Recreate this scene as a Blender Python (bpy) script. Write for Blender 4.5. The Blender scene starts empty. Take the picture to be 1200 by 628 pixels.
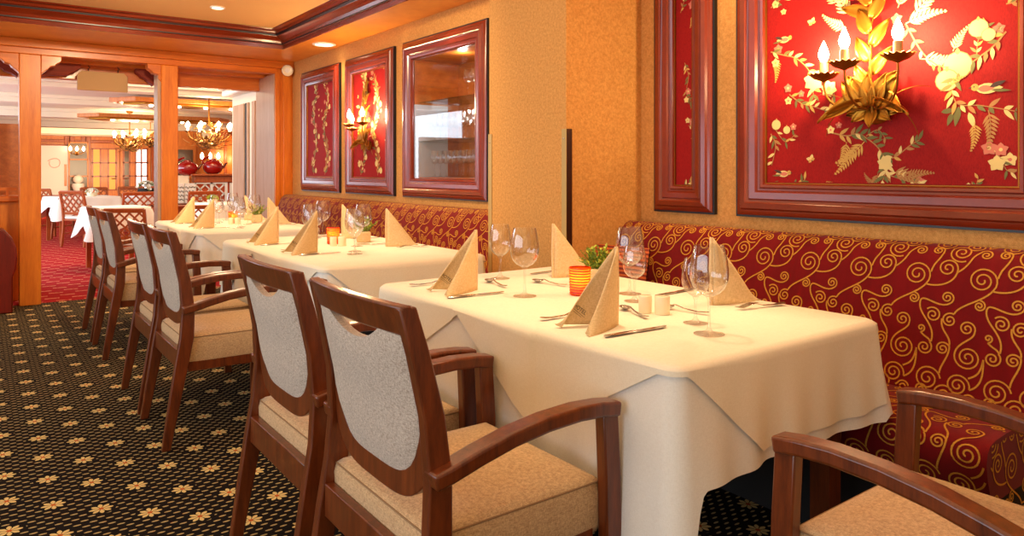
import bpy, bmesh, math, random
from math import sin, cos, pi, radians, sqrt, atan2, hypot
from mathutils import Vector, Matrix

C = bpy.context.scene.collection
scn = bpy.context.scene

# ---------------------------------------------------------------- camera
cam_d = bpy.data.cameras.new('camera')
cam = bpy.data.objects.new('camera', cam_d); C.objects.link(cam)
cam.location = (0, 0, 1.18)
cam.rotation_euler = (radians(90), 0, radians(-36.4))
cam_d.sensor_width = 36.0
cam_d.lens = 848 / 1200 * 36.0
cam_d.shift_y = -114 / 1200
cam_d.clip_start = 0.05
scn.camera = cam

# ---------------------------------------------------------------- world, exposure, large lights
scn.view_settings.view_transform = 'Standard'
scn.view_settings.look = 'None'
scn.view_settings.gamma = 1
scn.view_settings.use_curve_mapping = False
scn.view_settings.exposure = 0.08
w = bpy.data.worlds.new('world'); scn.world = w
w.use_nodes = True
w.node_tree.nodes['Background'].inputs[0].default_value = (1.0, 0.80, 0.58, 1)
w.node_tree.nodes['Background'].inputs[1].default_value = 0.34
scn.cycles.max_bounces = 8
scn.cycles.transparent_max_bounces = 24
scn.cycles.use_denoising = True
scn.cycles.sample_clamp_indirect = 4.0
scn.cycles.caustics_reflective = False
scn.cycles.caustics_refractive = False

def area_light(name, loc, target, sx, sy, power, color, spread=180):
    d = bpy.data.lights.new(name, 'AREA'); d.shape = 'RECTANGLE'
    d.size = sx; d.size_y = sy; d.energy = power; d.color = color
    d.spread = radians(spread)
    o = bpy.data.objects.new(name, d); C.objects.link(o)
    o.location = loc
    o.rotation_euler = (Vector(target) - Vector(loc)).to_track_quat('-Z', 'Y').to_euler()
    return o
def spot_light(name, loc, target, power, color, angle=70, blend=0.6, size=0.05):
    d = bpy.data.lights.new(name, 'SPOT'); d.energy = power; d.color = color
    d.spot_size = radians(angle); d.spot_blend = blend; d.shadow_soft_size = size
    o = bpy.data.objects.new(name, d); C.objects.link(o)
    o.location = loc
    o.rotation_euler = (Vector(target) - Vector(loc)).to_track_quat('-Z', 'Y').to_euler()
    return o
def point_light(name, loc, power, color, size=0.03):
    d = bpy.data.lights.new(name, 'POINT'); d.energy = power; d.color = color
    d.shadow_soft_size = size
    o = bpy.data.objects.new(name, d); C.objects.link(o); o.location = loc
    return o
WARM = (1.0, 0.66, 0.32); WARM2 = (1.0, 0.76, 0.46)
COOL = (0.72, 0.86, 1.0)
# daylight through the window side of the room (left of the camera)
area_light('window_daylight', (-3.6, 2.6, 1.45), (1.0, 3.4, 0.7), 7.5, 1.7, 150, COOL)
area_light('rear_fill_light', (-1.2, -2.4, 1.6), (0.9, 1.5, 0.6), 3.0, 1.8, 16, WARM)  # added warm fill from behind the camera
# warm light of the dining room: table and soffit spots, added fills
area_light('ceiling_fill', (0.4, 2.6, 2.44), (0.4, 2.6, 0), 3.0, 7.0, 62, WARM2)  # added ambient fill, the ceiling has no such panel
spot_light('table_spot', (1.55, 1.75, 2.42), (1.66, 1.80, 0.75), 62, WARM2, 62, 0.8, 0.06)
spot_light('table_spot', (1.55, 3.85, 2.42), (1.62, 3.85, 0.75), 52, WARM2, 62, 0.8, 0.06)
spot_light('table_spot', (1.55, 5.95, 2.42), (1.62, 6.0, 0.75), 46, WARM2, 62, 0.8, 0.06)
spot_light('wall_fill_spot', (1.0, 3.6, 2.42), (2.7, 4.4, 1.3), 110, WARM2, 100, 0.9, 0.08)  # added to brighten the wall, no fitting there
spot_light('column_fill_spot', (0.9, 4.9, 2.42), (0.9, 7.6, 1.0), 190, WARM2, 100, 0.9, 0.08)  # added to lift the columns and header, no fitting there
spot_light('cove_spot', (2.45, 2.0, 2.30), (2.62, 1.7, 0.6), 14, WARM, 110, 0.9, 0.06)
spot_light('cove_spot', (2.52, 6.31, 2.30), (2.6, 6.3, 0.6), 20, WARM, 120, 0.9, 0.06)
spot_light('cove_spot', (2.45, 4.3, 2.30), (2.6, 4.3, 0.6), 14, WARM, 120, 0.9, 0.06)
# far dining room
area_light('far_room_fill', (3.2, 9.8, 2.405), (3.2, 9.8, 0), 4.0, 2.6, 100, WARM2)  # added fill, kept out of view behind the header
area_light('far_wall_fill', (2.6, 20.5, 1.2), (3.0, 24.0, 1.2), 3.0, 0.8, 110, WARM2)  # floating fill added to brighten the far wall
area_light('far_window_daylight', (-1.6, 12.5, 1.5), (3.0, 12.5, 1.0), 8.0, 1.5, 260, COOL)

# ---------------------------------------------------------------- materials
def s2l(c):
    return tuple((x/12.92 if x <= 0.04045 else ((x+0.055)/1.055)**2.4) for x in c)
def rgb(r, g, b):
    return s2l((r/255, g/255, b/255)) + (1,)

class NT:
    def __init__(self, name):
        self.m = bpy.data.materials.new(name); self.m.use_nodes = True
        self.t = self.m.node_tree; self.b = self.t.nodes['Principled BSDF']
        self.out = self.t.nodes['Material Output']
    def n(self, typ, **kw):
        x = self.t.nodes.new(typ)
        for k, v in kw.items(): setattr(x, k, v)
        return x
    def l(self, a, b): self.t.links.new(a, b)
    def math(self, op, a, b=None, c=None):
        x = self.n('ShaderNodeMath', operation=op)
        for i, v in enumerate((a, b, c)):
            if v is None: continue
            if isinstance(v, (int, float)): x.inputs[i].default_value = v
            else: self.l(v, x.inputs[i])
        return x.outputs[0]
    def mix(self, f, a, b):
        x = self.n('ShaderNodeMix', data_type='RGBA')
        for s, v in ((x.inputs[0], f), (x.inputs[6], a), (x.inputs[7], b)):
            if isinstance(v, (int, float, tuple)): s.default_value = v
            else: self.l(v, s)
        return x.outputs[2]
    def coord(self, kind='Object', scale=(1, 1, 1)):
        tc = self.n('ShaderNodeTexCoord'); mp = self.n('ShaderNodeMapping')
        mp.inputs['Scale'].default_value = scale
        self.l(tc.outputs[kind], mp.inputs['Vector'])
        return mp.outputs[0]
    def noise(self, vec, scale, detail=3, rough=0.6):
        x = self.n('ShaderNodeTexNoise')
        x.inputs['Scale'].default_value = scale; x.inputs['Detail'].default_value = detail
        x.inputs['Roughness'].default_value = rough
        self.l(vec, x.inputs['Vector']); return x.outputs['Fac']
    def ramp(self, f, stops):
        x = self.n('ShaderNodeValToRGB'); e = x.color_ramp.elements
        e[0].position, e[0].color = stops[0]; e[1].position, e[1].color = stops[-1]
        for p, c in stops[1:-1]:
            q = e.new(p); q.color = c
        self.l(f, x.inputs[0]); return x.outputs[0]
    def bump(self, h, strength=0.2, dist=0.002):
        x = self.n('ShaderNodeBump'); x.inputs['Strength'].default_value = strength
        x.inputs['Distance'].default_value = dist
        self.l(h, x.inputs['Height']); self.l(x.outputs[0], self.b.inputs['Normal'])
    def set(self, **kw):
        for k, v in kw.items(): self.b.inputs[k.replace('_', ' ')].default_value = v
        return self

def plain(name, col, rough=0.5, metal=0.0, spec=0.5, coat=0.0):
    m = NT(name)
    m.set(Base_Color=col, Roughness=rough, Metallic=metal)
    m.b.inputs['Specular IOR Level'].default_value = spec
    m.b.inputs['Coat Weight'].default_value = coat
    return m.m
def wood(name, dark, light, scale=(14, 14, 1.2), rough=0.3, coat=0.25):
    m = NT(name)
    v = m.coord('Object', scale)
    f = m.noise(v, 3.0, 5, 0.65)
    v2 = m.coord('Object', tuple(s*4 for s in scale)); f2 = m.noise(v2, 4.0, 2)
    g = m.math('ADD', m.math('MULTIPLY', f, 0.75), m.math('MULTIPLY', f2, 0.25))
    m.l(m.ramp(g, [(0.30, dark), (0.70, light)]), m.b.inputs['Base Color'])
    m.set(Roughness=rough); m.b.inputs['Coat Weight'].default_value = coat
    m.b.inputs['Coat Roughness'].default_value = 0.15
    m.bump(f2, 0.08, 0.001)
    return m.m
def weave(name, c1, c2, scale=260, rough=0.9, bumps=0.35, big=0.0, sheen=0.2):
    m = NT(name)
    v = m.coord('Object')
    f = m.noise(m.coord('Object', (1, 1, 0.25)), scale, 2, 0.7)
    f2 = m.noise(m.coord('Object', (0.25, 0.25, 1)), scale, 2, 0.7)
    g = m.math('ADD', m.math('MULTIPLY', f, 0.5), m.math('MULTIPLY', f2, 0.5))
    m.l(m.ramp(g, [(0.36, c1), (0.62, c2)]), m.b.inputs['Base Color'])
    m.set(Roughness=rough); m.b.inputs['Sheen Weight'].default_value = sheen
    m.b.inputs['Specular IOR Level'].default_value = 0.2
    m.bump(g, bumps, 0.002)
    return m.m

M = {}
M['walnut'] = wood('walnut', rgb(70, 27, 9), rgb(126, 58, 22), (16, 16, 2.0), 0.30, 0.3)
M['cherry'] = wood('cherry_wood', rgb(196, 94, 16), rgb(232, 134, 38), (7, 7, 0.7), 0.35, 0.25)
M['cherry_h'] = wood('cherry_wood_horizontal', rgb(188, 86, 14), rgb(226, 124, 34), (0.7, 7, 9), 0.35, 0.25)
M['mahogany'] = wood('mahogany', rgb(92, 26, 9), rgb(134, 46, 17), (1.0, 1.0, 12), 0.25, 0.4)
M['mahogany_matt'] = wood('mahogany_matt', rgb(110, 30, 10), rgb(150, 50, 18), (1.0, 1.0, 12), 0.7, 0.0)
M['frame_wood'] = wood('frame_wood', rgb(118, 38, 20), rgb(134, 46, 22), (3, 3, 3), 0.26, 0.30)
M['dark_mahogany'] = wood('dark_mahogany', rgb(84, 12, 4), rgb(120, 26, 10), (8, 8, 1), 0.3, 0.3)
M['burl'] = wood('burl_wood', rgb(150, 72, 20), rgb(206, 116, 44), (4, 4, 6), 0.35, 0.2)
M['far_wood'] = wood('far_wood', rgb(190, 100, 34), rgb(224, 136, 56), (6, 6, 1), 0.4, 0.2)
M['bistro_wood'] = wood('bistro_wood', rgb(140, 60, 22), rgb(186, 92, 38), (12, 12, 3), 0.35, 0.2)
M['black'] = plain('black_lacquer', rgb(24, 26, 34), 0.35)
M['dark'] = plain('dark_plinth', rgb(20, 14, 12), 0.7)
M['chair_fabric'] = weave('oatmeal_weave', rgb(150, 132, 118), rgb(212, 196, 180), 480, 0.9, 0.35)
M['seat_fabric'] = weave('sand_weave', rgb(166, 128, 90), rgb(216, 180, 136), 480, 0.9, 0.35)
M['piping'] = plain('seam_thread', rgb(146, 112, 78), 0.9)
M['linen'] = weave('white_linen', rgb(238, 232, 222), rgb(248, 243, 234), 500, 0.75, 0.06, sheen=0.1)
M['linen_top'] = weave('cream_linen', rgb(240, 228, 204), rgb(249, 239, 218), 500, 0.7, 0.06, sheen=0.1)
M['napkin'] = weave('kraft_napkin', rgb(206, 172, 122), rgb(232, 202, 156), 420, 0.85, 0.15, sheen=0.05)
M['ink'] = plain('napkin_ink', rgb(58, 48, 36), 0.8)
M['steel'] = plain('cutlery_steel', rgb(190, 184, 176), 0.18, 1.0)
M['brass'] = plain('aged_brass', rgb(196, 166, 104), 0.42, 0.35)
M['brass_shaded'] = plain('shaded_guard', rgb(62, 30, 16), 0.4, 0.4)
M['gold'] = plain('gilt_leaf', rgb(176, 118, 34), 0.38, 0.85)
M['gold_dark'] = plain('old_gilt', rgb(150, 92, 24), 0.42, 0.8)
M['candle_sleeve'] = plain('candle_sleeve', rgb(214, 172, 104), 0.5)
M['ceramic'] = plain('cream_ceramic', rgb(244, 228, 196), 0.25, 0, 0.5, 0.3)
M['white'] = plain('white_paint', rgb(238, 232, 224), 0.5)
M['lilac_white'] = plain('cool_white_ceiling', rgb(222, 218, 222), 0.35)
M['cream_paint'] = plain('cream_paint', rgb(240, 226, 200), 0.5)
M['jamb'] = wood('pale_jamb', rgb(176, 140, 112), rgb(200, 168, 142), (6, 6, 0.6), 0.25, 0.3)
M['ceiling'] = plain('ceiling_paint', rgb(236, 186, 120), 0.7)
M['soffit'] = wood('soffit_veneer', rgb(214, 124, 34), rgb(238, 156, 58), (1.2, 1.2, 6), 0.4, 0.15)
M['beige_sign'] = plain('beige_sign', rgb(196, 152, 98), 0.6)
M['hook'] = plain('hook_iron', rgb(70, 50, 40), 0.5, 0.6)
M['red_pot'] = plain('red_glaze', rgb(150, 14, 12), 0.15, 0, 0.5, 0.5)
M['leaf_green'] = plain('leaf_green', rgb(112, 138, 34), 0.55)
M['leaf_light'] = plain('leaf_light', rgb(176, 182, 56), 0.55)
M['flower_white'] = plain('flower_white', rgb(244, 238, 222), 0.7)
M['stripe'] = None

def emission(name, col, strength):
    m = NT(name); m.set(Base_Color=col, Emission_Color=col, Emission_Strength=strength); return m.m
def clear_lit(name, col, strength):
    # clear glass round a glowing filament: gives light and lets light through
    m = NT(name); e = m.n('ShaderNodeEmission'); e.inputs[0].default_value = col; e.inputs[1].default_value = strength
    t = m.n('ShaderNodeBsdfTransparent'); a = m.n('ShaderNodeAddShader')
    m.l(e.outputs[0], a.inputs[0]); m.l(t.outputs[0], a.inputs[1]); m.l(a.outputs[0], m.out.inputs['Surface'])
    return m.m
M['bulb'] = clear_lit('lit_bulb', (1.0, 0.82, 0.52, 1), 9)
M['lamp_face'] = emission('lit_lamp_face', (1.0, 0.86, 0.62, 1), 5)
M['flame'] = clear_lit('flame', (1.0, 0.62, 0.16, 1), 6)
M['far_lit'] = emission('lit_cove', (1.0, 0.66, 0.25, 1), 2.0)
M['daylight_pane'] = emission('daylight_pane', (0.95, 0.97, 1.0, 1), 1.3)
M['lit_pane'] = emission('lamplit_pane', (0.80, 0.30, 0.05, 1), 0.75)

def thin_glass(name, tint=(1, 1, 1, 1), ior=1.5, boost=1.0, base=0.02):
    m = NT(name)
    tr = m.n('ShaderNodeBsdfTransparent'); tr.inputs[0].default_value = tint
    gl = m.n('ShaderNodeBsdfGlossy'); gl.inputs['Roughness'].default_value = 0.02
    lw = m.n('ShaderNodeLayerWeight'); lw.inputs['Blend'].default_value = 0.35
    f = m.math('ADD', m.math('MULTIPLY', m.math('POWER', lw.outputs['Facing'], 2.6), boost), base)
    f = m.math('MINIMUM', f, 0.9)
    mx = m.n('ShaderNodeMixShader')
    m.l(f, mx.inputs[0]); m.l(tr.outputs[0], mx.inputs[1]); m.l(gl.outputs[0], mx.inputs[2])
    m.l(mx.outputs[0], m.out.inputs['Surface'])
    return m.m
M['glass'] = thin_glass('wine_glass', (0.992, 0.99, 0.985, 1), boost=1.6, base=0.06)
M['glass_foot'] = thin_glass('wine_glass_foot', (0.972, 0.968, 0.96, 1), boost=0.9, base=0.06)
M['pane'] = thin_glass('cabinet_pane', (0.93, 0.93, 0.93, 1), boost=0.5, base=0.05)
M['shelf_glass'] = thin_glass('shelf_glass', (0.75, 0.85, 0.82, 1), boost=0.7, base=0.10)
M['painted_reflection'] = plain('painted_window_reflection', rgb(206, 212, 224), 0.3, 0, 0.5, 0.4)
M['mirror'] = plain('mirror', rgb(200, 205, 215), 0.08, 1.0)

def wallpaper():
    m = NT('textured_wallpaper')
    v = m.coord('Object')
    f = m.noise(v, 85, 4, 0.75); f2 = m.noise(v, 330, 2, 0.6); f3 = m.noise(v, 4, 2)
    g = m.math('ADD', m.math('MULTIPLY', f, 0.6), m.math('MULTIPLY', f2, 0.4))
    m.l(m.ramp(g, [(0.34, rgb(184, 122, 54)), (0.64, rgb(230, 172, 98))]), m.b.inputs['Base Color'])
    m.set(Roughness=0.75); m.b.inputs['Specular IOR Level'].default_value = 0.3
    m.bump(g, 0.35, 0.003)
    return m.m
M['wallpaper'] = wallpaper()
def red_silk():
    m = NT('red_wall_fabric')
    f = m.noise(m.coord('Object', (1, 1, 0.3)), 380, 2, 0.6)
    m.l(m.ramp(f, [(0.3, rgb(138, 12, 14)), (0.7, rgb(164, 24, 20))]), m.b.inputs['Base Color'])
    m.set(Roughness=0.7); m.b.inputs['Specular IOR Level'].default_value = 0.2
    m.bump(f, 0.1, 0.001)
    return m.m
M['red_silk'] = red_silk()
def burgundy():
    m = NT('burgundy_upholstery')
    f = m.noise(m.coord('Object'), 500, 2, 0.6); f3 = m.noise(m.coord('Object', (1, 5, 1)), 5, 2, 0.5)
    g = m.math('ADD', m.math('MULTIPLY', f, 0.5), m.math('MULTIPLY', f3, 0.5))
    m.l(m.ramp(g, [(0.3, rgb(104, 2, 8)), (0.7, rgb(132, 8, 14))]), m.b.inputs['Base Color'])
    m.set(Roughness=0.85); m.b.inputs['Sheen Weight'].default_value = 0.1
    m.b.inputs['Specular IOR Level'].default_value = 0.2
    m.bump(f, 0.15, 0.001)
    return m.m
M['burgundy'] = burgundy()
M['gold_thread'] = weave('gold_thread', rgb(190, 128, 40), rgb(222, 160, 60), 600, 0.7, 0.2, sheen=0.0)

def carpet_front():
    m = NT('black_flower_carpet')
    tc = m.n('ShaderNodeTexCoord'); sp = m.n('ShaderNodeSeparateXYZ'); m.l(tc.outputs['Object'], sp.inputs[0])
    X, Y = sp.outputs[0], sp.outputs[1]
    PXX, PYY = 0.264, 0.132
    # small dashes on a staggered grid
    a = 0.0240; b = 0.0480
    ry = m.math('DIVIDE', Y, a); row = m.math('FLOOR', ry)
    odd = m.math('MODULO', m.math('ABSOLUTE', row), 2.0)
    rx = m.math('ADD', m.math('DIVIDE', X, b), m.math('MULTIPLY', odd, 0.5))
    fx = m.math('SUBTRACT', m.math('FRACT', rx), 0.5); fy = m.math('SUBTRACT', m.math('FRACT', ry), 0.5)
    dx = m.math('DIVIDE', m.math('ABSOLUTE', fx), 0.25); dy = m.math('DIVIDE', m.math('ABSOLUTE', fy), 0.19)
    dash = m.math('LESS_THAN', m.math('ADD', m.math('POWER', dx, 2.0), m.math('POWER', dy, 2.0)), 1.0)
    # flowers, staggered
    qy = m.math('DIVIDE', m.math('SUBTRACT', Y, 0.048), PYY); frow = m.math('FLOOR', qy)
    fodd = m.math('MODULO', m.math('ABSOLUTE', frow), 2.0)
    qx = m.math('ADD', m.math('DIVIDE', m.math('SUBTRACT', X, 0.081), PXX), m.math('MULTIPLY', fodd, 0.5))
    gx = m.math('MULTIPLY', m.math('SUBTRACT', m.math('FRACT', qx), 0.5), PXX)
    gy = m.math('MULTIPLY', m.math('SUBTRACT', m.math('FRACT', qy), 0.5), PYY)
    r = m.math('SQRT', m.math('ADD', m.math('MULTIPLY', gx, gx), m.math('MULTIPLY', gy, gy)))
    th = m.math('ARCTAN2', gy, gx)
    rad = m.math('ADD', 0.0315, m.math('MULTIPLY', m.math('COSINE', m.math('MULTIPLY', th, 8.0)), 0.0065))
    flower = m.math('LESS_THAN', r, rad)
    core = m.math('LESS_THAN', r, 0.0085)
    spoke = m.math('MULTIPLY', m.math('LESS_THAN', m.math('COSINE', m.math('MULTIPLY', th, 8.0)), -0.80), m.math('LESS_THAN', r, 0.03))
    halo = m.math('LESS_THAN', r, 0.047)
    dash = m.math('MULTIPLY', dash, m.math('SUBTRACT', 1.0, halo))
    n = m.noise(m.coord('Object'), 420, 2, 0.7)
    base = m.ramp(n, [(0.3, rgb(12, 9, 8)), (0.7, rgb(34, 26, 22))])
    dcol = m.ramp(n, [(0.3, rgb(150, 124, 80)), (0.7, rgb(214, 188, 134))])
    fcol = m.ramp(n, [(0.3, rgb(206, 172, 106)), (0.7, rgb(240, 214, 150))])
    c = m.mix(dash, base, dcol)
    c = m.mix(flower, c, fcol)
    c = m.mix(spoke, c, base)
    c = m.mix(core, c, rgb(190, 92, 40))
    m.l(c, m.b.inputs['Base Color']); m.set(Roughness=0.95)
    m.b.inputs['Specular IOR Level'].default_value = 0.1
    m.bump(n, 0.5, 0.004)
    return m.m
M['carpet'] = carpet_front()
def carpet_red():
    m = NT('red_dash_carpet')
    tc = m.n('ShaderNodeTexCoord'); sp = m.n('ShaderNodeSeparateXYZ'); m.l(tc.outputs['Object'], sp.inputs[0])
    X, Y = sp.outputs[0], sp.outputs[1]
    ry = m.math('DIVIDE', Y, 0.17); row = m.math('FLOOR', ry)
    rx = m.math('ADD', m.math('DIVIDE', X, 0.22), m.math('MULTIPLY', row, 0.37))
    fx = m.math('ABSOLUTE', m.math('SUBTRACT', m.math('FRACT', rx), 0.5)); fy = m.math('ABSOLUTE', m.math('SUBTRACT', m.math('FRACT', ry), 0.5))
    d = m.math('MULTIPLY', m.math('LESS_THAN', fx, 0.27), m.math('LESS_THAN', fy, 0.12))
    n = m.noise(m.coord('Object'), 200, 2, 0.7); n2 = m.noise(m.coord('Object'), 30, 2, 0.7)
    d = m.math('MULTIPLY', d, m.math('GREATER_THAN', n2, 0.42))
    base = m.ramp(n, [(0.3, rgb(140, 14, 20)), (0.7, rgb(176, 30, 34))])
    m.l(m.mix(d, base, rgb(206, 136, 104)), m.b.inputs['Base Color'])
    m.set(Roughness=0.95); m.b.inputs['Specular IOR Level'].default_value = 0.1
    return m.m
M['carpet_red'] = carpet_red()
def candle_glass():
    m = NT('ribbed_amber_glass')
    sp = m.n('ShaderNodeSeparateXYZ'); tc = m.n('ShaderNodeTexCoord'); m.l(tc.outputs['Object'], sp.inputs[0])
    f = m.math('FRACT', m.math('MULTIPLY', sp.outputs[2], 110.0))
    rib = m.math('LESS_THAN', f, 0.42)
    c = m.mix(rib, (1.0, 0.42, 0.06, 1), (0.60, 0.05, 0.005, 1))
    tr = m.n('ShaderNodeBsdfTranslucent'); m.l(c, tr.inputs[0])
    gl = m.n('ShaderNodeBsdfGlossy'); gl.inputs['Roughness'].default_value = 0.1
    tp = m.n('ShaderNodeBsdfTransparent'); m.l(c, tp.inputs[0])
    a = m.n('ShaderNodeMixShader'); a.inputs[0].default_value = 0.35
    m.l(tr.outputs[0], a.inputs[1]); m.l(tp.outputs[0], a.inputs[2])
    b = m.n('ShaderNodeMixShader'); b.inputs[0].default_value = 0.08
    m.l(a.outputs[0], b.inputs[1]); m.l(gl.outputs[0], b.inputs[2])
    m.l(b.outputs[0], m.out.inputs['Surface'])
    return m.m
M['amber'] = candle_glass()
def stripes():
    m = NT('rust_striped_fabric')
    sp = m.n('ShaderNodeSeparateXYZ'); tc = m.n('ShaderNodeTexCoord'); m.l(tc.outputs['Object'], sp.inputs[0])
    f = m.math('FRACT', m.math('MULTIPLY', sp.outputs[2], 52.0))
    m.l(m.mix(m.math('LESS_THAN', f, 0.5), rgb(196, 92, 34), rgb(120, 34, 16)), m.b.inputs['Base Color'])
    m.set(Roughness=0.8); return m.m
M['stripe'] = stripes()
def pal(name, r, g, b): return plain(name, rgb(r, g, b), 0.7)
PAT = [pal('embroidery_tan', 178, 124, 66), pal('embroidery_cream', 228, 200, 128), pal('embroidery_olive', 112, 106, 52),
       pal('embroidery_pink', 208, 116, 92), pal('embroidery_gold', 210, 160, 76), pal('embroidery_dark', 70, 44, 36)]

# ---------------------------------------------------------------- mesh helpers
class MB:
    def __init__(self): self.v = []; self.f = []; self.m = []
    def add(self, verts, faces, mi=0):
        o = len(self.v); self.v += [tuple(p) for p in verts]
        for f in faces: self.f.append(tuple(i+o for i in f)); self.m.append(mi)
        return self
    def box(self, x0, x1, y0, y1, z0, z1, mi=0):
        v = [(x, y, z) for z in (z0, z1) for y in (y0, y1) for x in (x0, x1)]
        return self.add(v, [(0, 2, 3, 1), (4, 5, 7, 6), (0, 1, 5, 4), (2, 6, 7, 3), (0, 4, 6, 2), (1, 3, 7, 5)], mi)
    def prism(self, poly, axis, a, b, mi=0):
        # poly: 2-D outline; axis 'x': (y,z), 'y': (x,z), 'z': (x,y)
        def P(u, w, t):
            return {'x': (t, u, w), 'y': (u, t, w), 'z': (u, w, t)}[axis]
        n = len(poly)
        v = [P(u, w, a) for u, w in poly] + [P(u, w, b) for u, w in poly]
        f = [tuple(range(n))[::-1], tuple(range(n, 2*n))] + [(i, (i+1) % n, n+(i+1) % n, n+i) for i in range(n)]
        return self.add(v, f, mi)
    def rings(self, rings, closed=True, cap=True, mi=0):
        n = len(rings[0]); v = [p for r in rings for p in r]; f = []
        for i in range(len(rings)-1):
            for j in range(n if closed else n-1):
                k = (j+1) % n
                f.append((i*n+j, i*n+k, (i+1)*n+k, (i+1)*n+j))
        if cap and closed:
            f.append(tuple(range(n))[::-1]); f.append(tuple(range((len(rings)-1)*n, len(rings)*n)))
        return self.add(v, f, mi)
    def lathe(self, prof, n=24, c=(0, 0, 0), mi=0, cap=True):
        R = [[(c[0]+r*cos(2*pi*k/n), c[1]+r*sin(2*pi*k/n), c[2]+z) for k in range(n)] for r, z in prof]
        return self.rings(R, True, cap, mi)
    def tube(self, pts, rad, n=6, mi=0, flat=None):
        pts = [Vector(p) for p in pts]; R = []
        for i, p in enumerate(pts):
            t = (pts[min(i+1, len(pts)-1)] - pts[max(i-1, 0)]).normalized()
            up = Vector((0, 0, 1)) if abs(t.z) < 0.95 else Vector((1, 0, 0))
            a = t.cross(up).normalized(); b = a.cross(t).normalized()
            r = rad(i/(len(pts)-1)) if callable(rad) else rad
            R.append([tuple(p + a*cos(2*pi*k/n)*r + b*sin(2*pi*k/n)*r*(flat or 1)) for k in range(n)])
        return self.rings(R, True, True, mi)
    def bar(self, a, b, wx, wy, mi=0, up=(0, 0, 1)):
        a = Vector(a); b = Vector(b); t = (b-a).normalized(); u = Vector(up)
        if abs(t.dot(u)) > 0.95: u = Vector((1, 0, 0))
        s = t.cross(u).normalized(); q = s.cross(t).normalized()
        R = [[tuple(p + s*wx/2*i + q*wy/2*j) for i, j in ((-1, -1), (1, -1), (1, 1), (-1, 1))] for p in (a, b)]
        return self.rings(R, True, True, mi)
    def sweep_y(self, line, y0, y1, th, mi=0):
        # a flat bar following line of (x,z) with thickness th, between y0 and y1
        n = len(line); top = []; bot = []
        for i, (x, z) in enumerate(line):
            x0, z0 = line[max(i-1, 0)]; x1, z1 = line[min(i+1, n-1)]
            L = hypot(x1-x0, z1-z0); nx, nz = -(z1-z0)/L, (x1-x0)/L
            top.append((x+nx*th/2, z+nz*th/2)); bot.append((x-nx*th/2, z-nz*th/2))
        R = [[(top[i][0], y0, top[i][1]), (top[i][0], y1, top[i][1]), (bot[i][0], y1, bot[i][1]), (bot[i][0], y0, bot[i][1])] for i in range(n)]
        return self.rings(R, True, True, mi)
    def xf(self, mat):
        self.v = [tuple(mat @ Vector(p)) for p in self.v]; return self
    def merge(self, o, mat=None):
        v = o.v if mat is None else [tuple(mat @ Vector(p)) for p in o.v]
        k = len(self.v); self.v += v
        self.f += [tuple(i+k for i in f) for f in o.f]; self.m += o.m
        return self
    def build(self, name, mats, parent=None, smooth=None, bevel=0, seg=2, sub=0, solid=0, fix=True):
        me = bpy.data.meshes.new(name); me.from_pydata(self.v, [], self.f)
        if not isinstance(mats, (list, tuple)): mats = [mats]
        for x in mats: me.materials.append(x)
        me.polygons.foreach_set('material_index', self.m); me.update()
        if fix:
            bm = bmesh.new(); bm.from_mesh(me); bmesh.ops.recalc_face_normals(bm, faces=bm.faces); bm.to_mesh(me); bm.free()
        if smooth is not None:
            me.shade_smooth(); me.set_sharp_from_angle(angle=radians(smooth))
        o = bpy.data.objects.new(name, me); C.objects.link(o)
        if parent: o.parent = parent
        if solid:
            s = o.modifiers.new('solid', 'SOLIDIFY'); s.thickness = solid; s.offset = 0
        if bevel:
            b = o.modifiers.new('bevel', 'BEVEL'); b.width = bevel; b.segments = seg; b.limit_method = 'ANGLE'; b.angle_limit = radians(35)
            b.harden_normals = False
            if smooth is None: me.shade_smooth(); me.set_sharp_from_angle(angle=radians(40))
        if sub:
            s = o.modifiers.new('sub', 'SUBSURF'); s.levels = sub; s.render_levels = sub
        return o

def tag(o, label, cat, group=None):
    o['label'] = label; o['category'] = cat
    if group: o['group'] = group
    return o
def thing(name, label, cat, loc=(0, 0, 0), rotz=0, group=None):
    o = bpy.data.objects.new(name, None); C.objects.link(o)
    o.empty_display_size = 0.1
    o.location = loc; o.rotation_euler = (0, 0, rotz)
    return tag(o, label, cat, group)
def struct(o):
    o['kind'] = 'structure'; return o
def dup(root, loc, rotz=None, label=None, group=None, scale=None):
    r = root.copy(); C.objects.link(r); r.location = loc
    if rotz is not None: r.rotation_euler = (0, 0, rotz)
    if label: r['label'] = label
    if group: r['group'] = group
    if scale: r.scale = (scale,)*3
    for ch in list(root.children):
        c = ch.copy(); C.objects.link(c); c.parent = r
        for g in list(ch.children):
            d = g.copy(); C.objects.link(d); d.parent = c
    return r
def bez(p0, p1, p2, p3, n=12):
    out = []
    for i in range(n+1):
        t = i/n; a = (1-t)**3; b = 3*t*(1-t)**2; c = 3*t*t*(1-t); d = t**3
        out.append(tuple(a*w+b*x+c*y+d*z for w, x, y, z in zip(p0, p1, p2, p3)))
    return out

# ================================================================ THE ROOM
WX = 2.70           # wallpapered wall plane
CZ = 2.47           # front room ceiling
SZ = 2.33           # soffit underside
b = MB(); b.box(-4, 3.3, -2.5, 7.68, -0.1, 0); struct(b.build('floor', M['carpet']))
b = MB(); b.box(-5, 9, 7.68, 25, -0.1, 0.0); struct(b.build('floor_dining', M['carpet_red']))
b = MB(); b.box(-4, 2.14, -2.5, 6.56, CZ, CZ+0.12); struct(b.build('ceiling', M['ceiling']))
# soffit along the wall and along the opening
b = MB(); b.box(2.30, 3.3, -2.5, 8.6, SZ, SZ+0.3); b.box(-4, 2.30, 6.74, 7.95, SZ, SZ+0.3)
struct(b.build('ceiling_soffit', M['soffit']))
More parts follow.
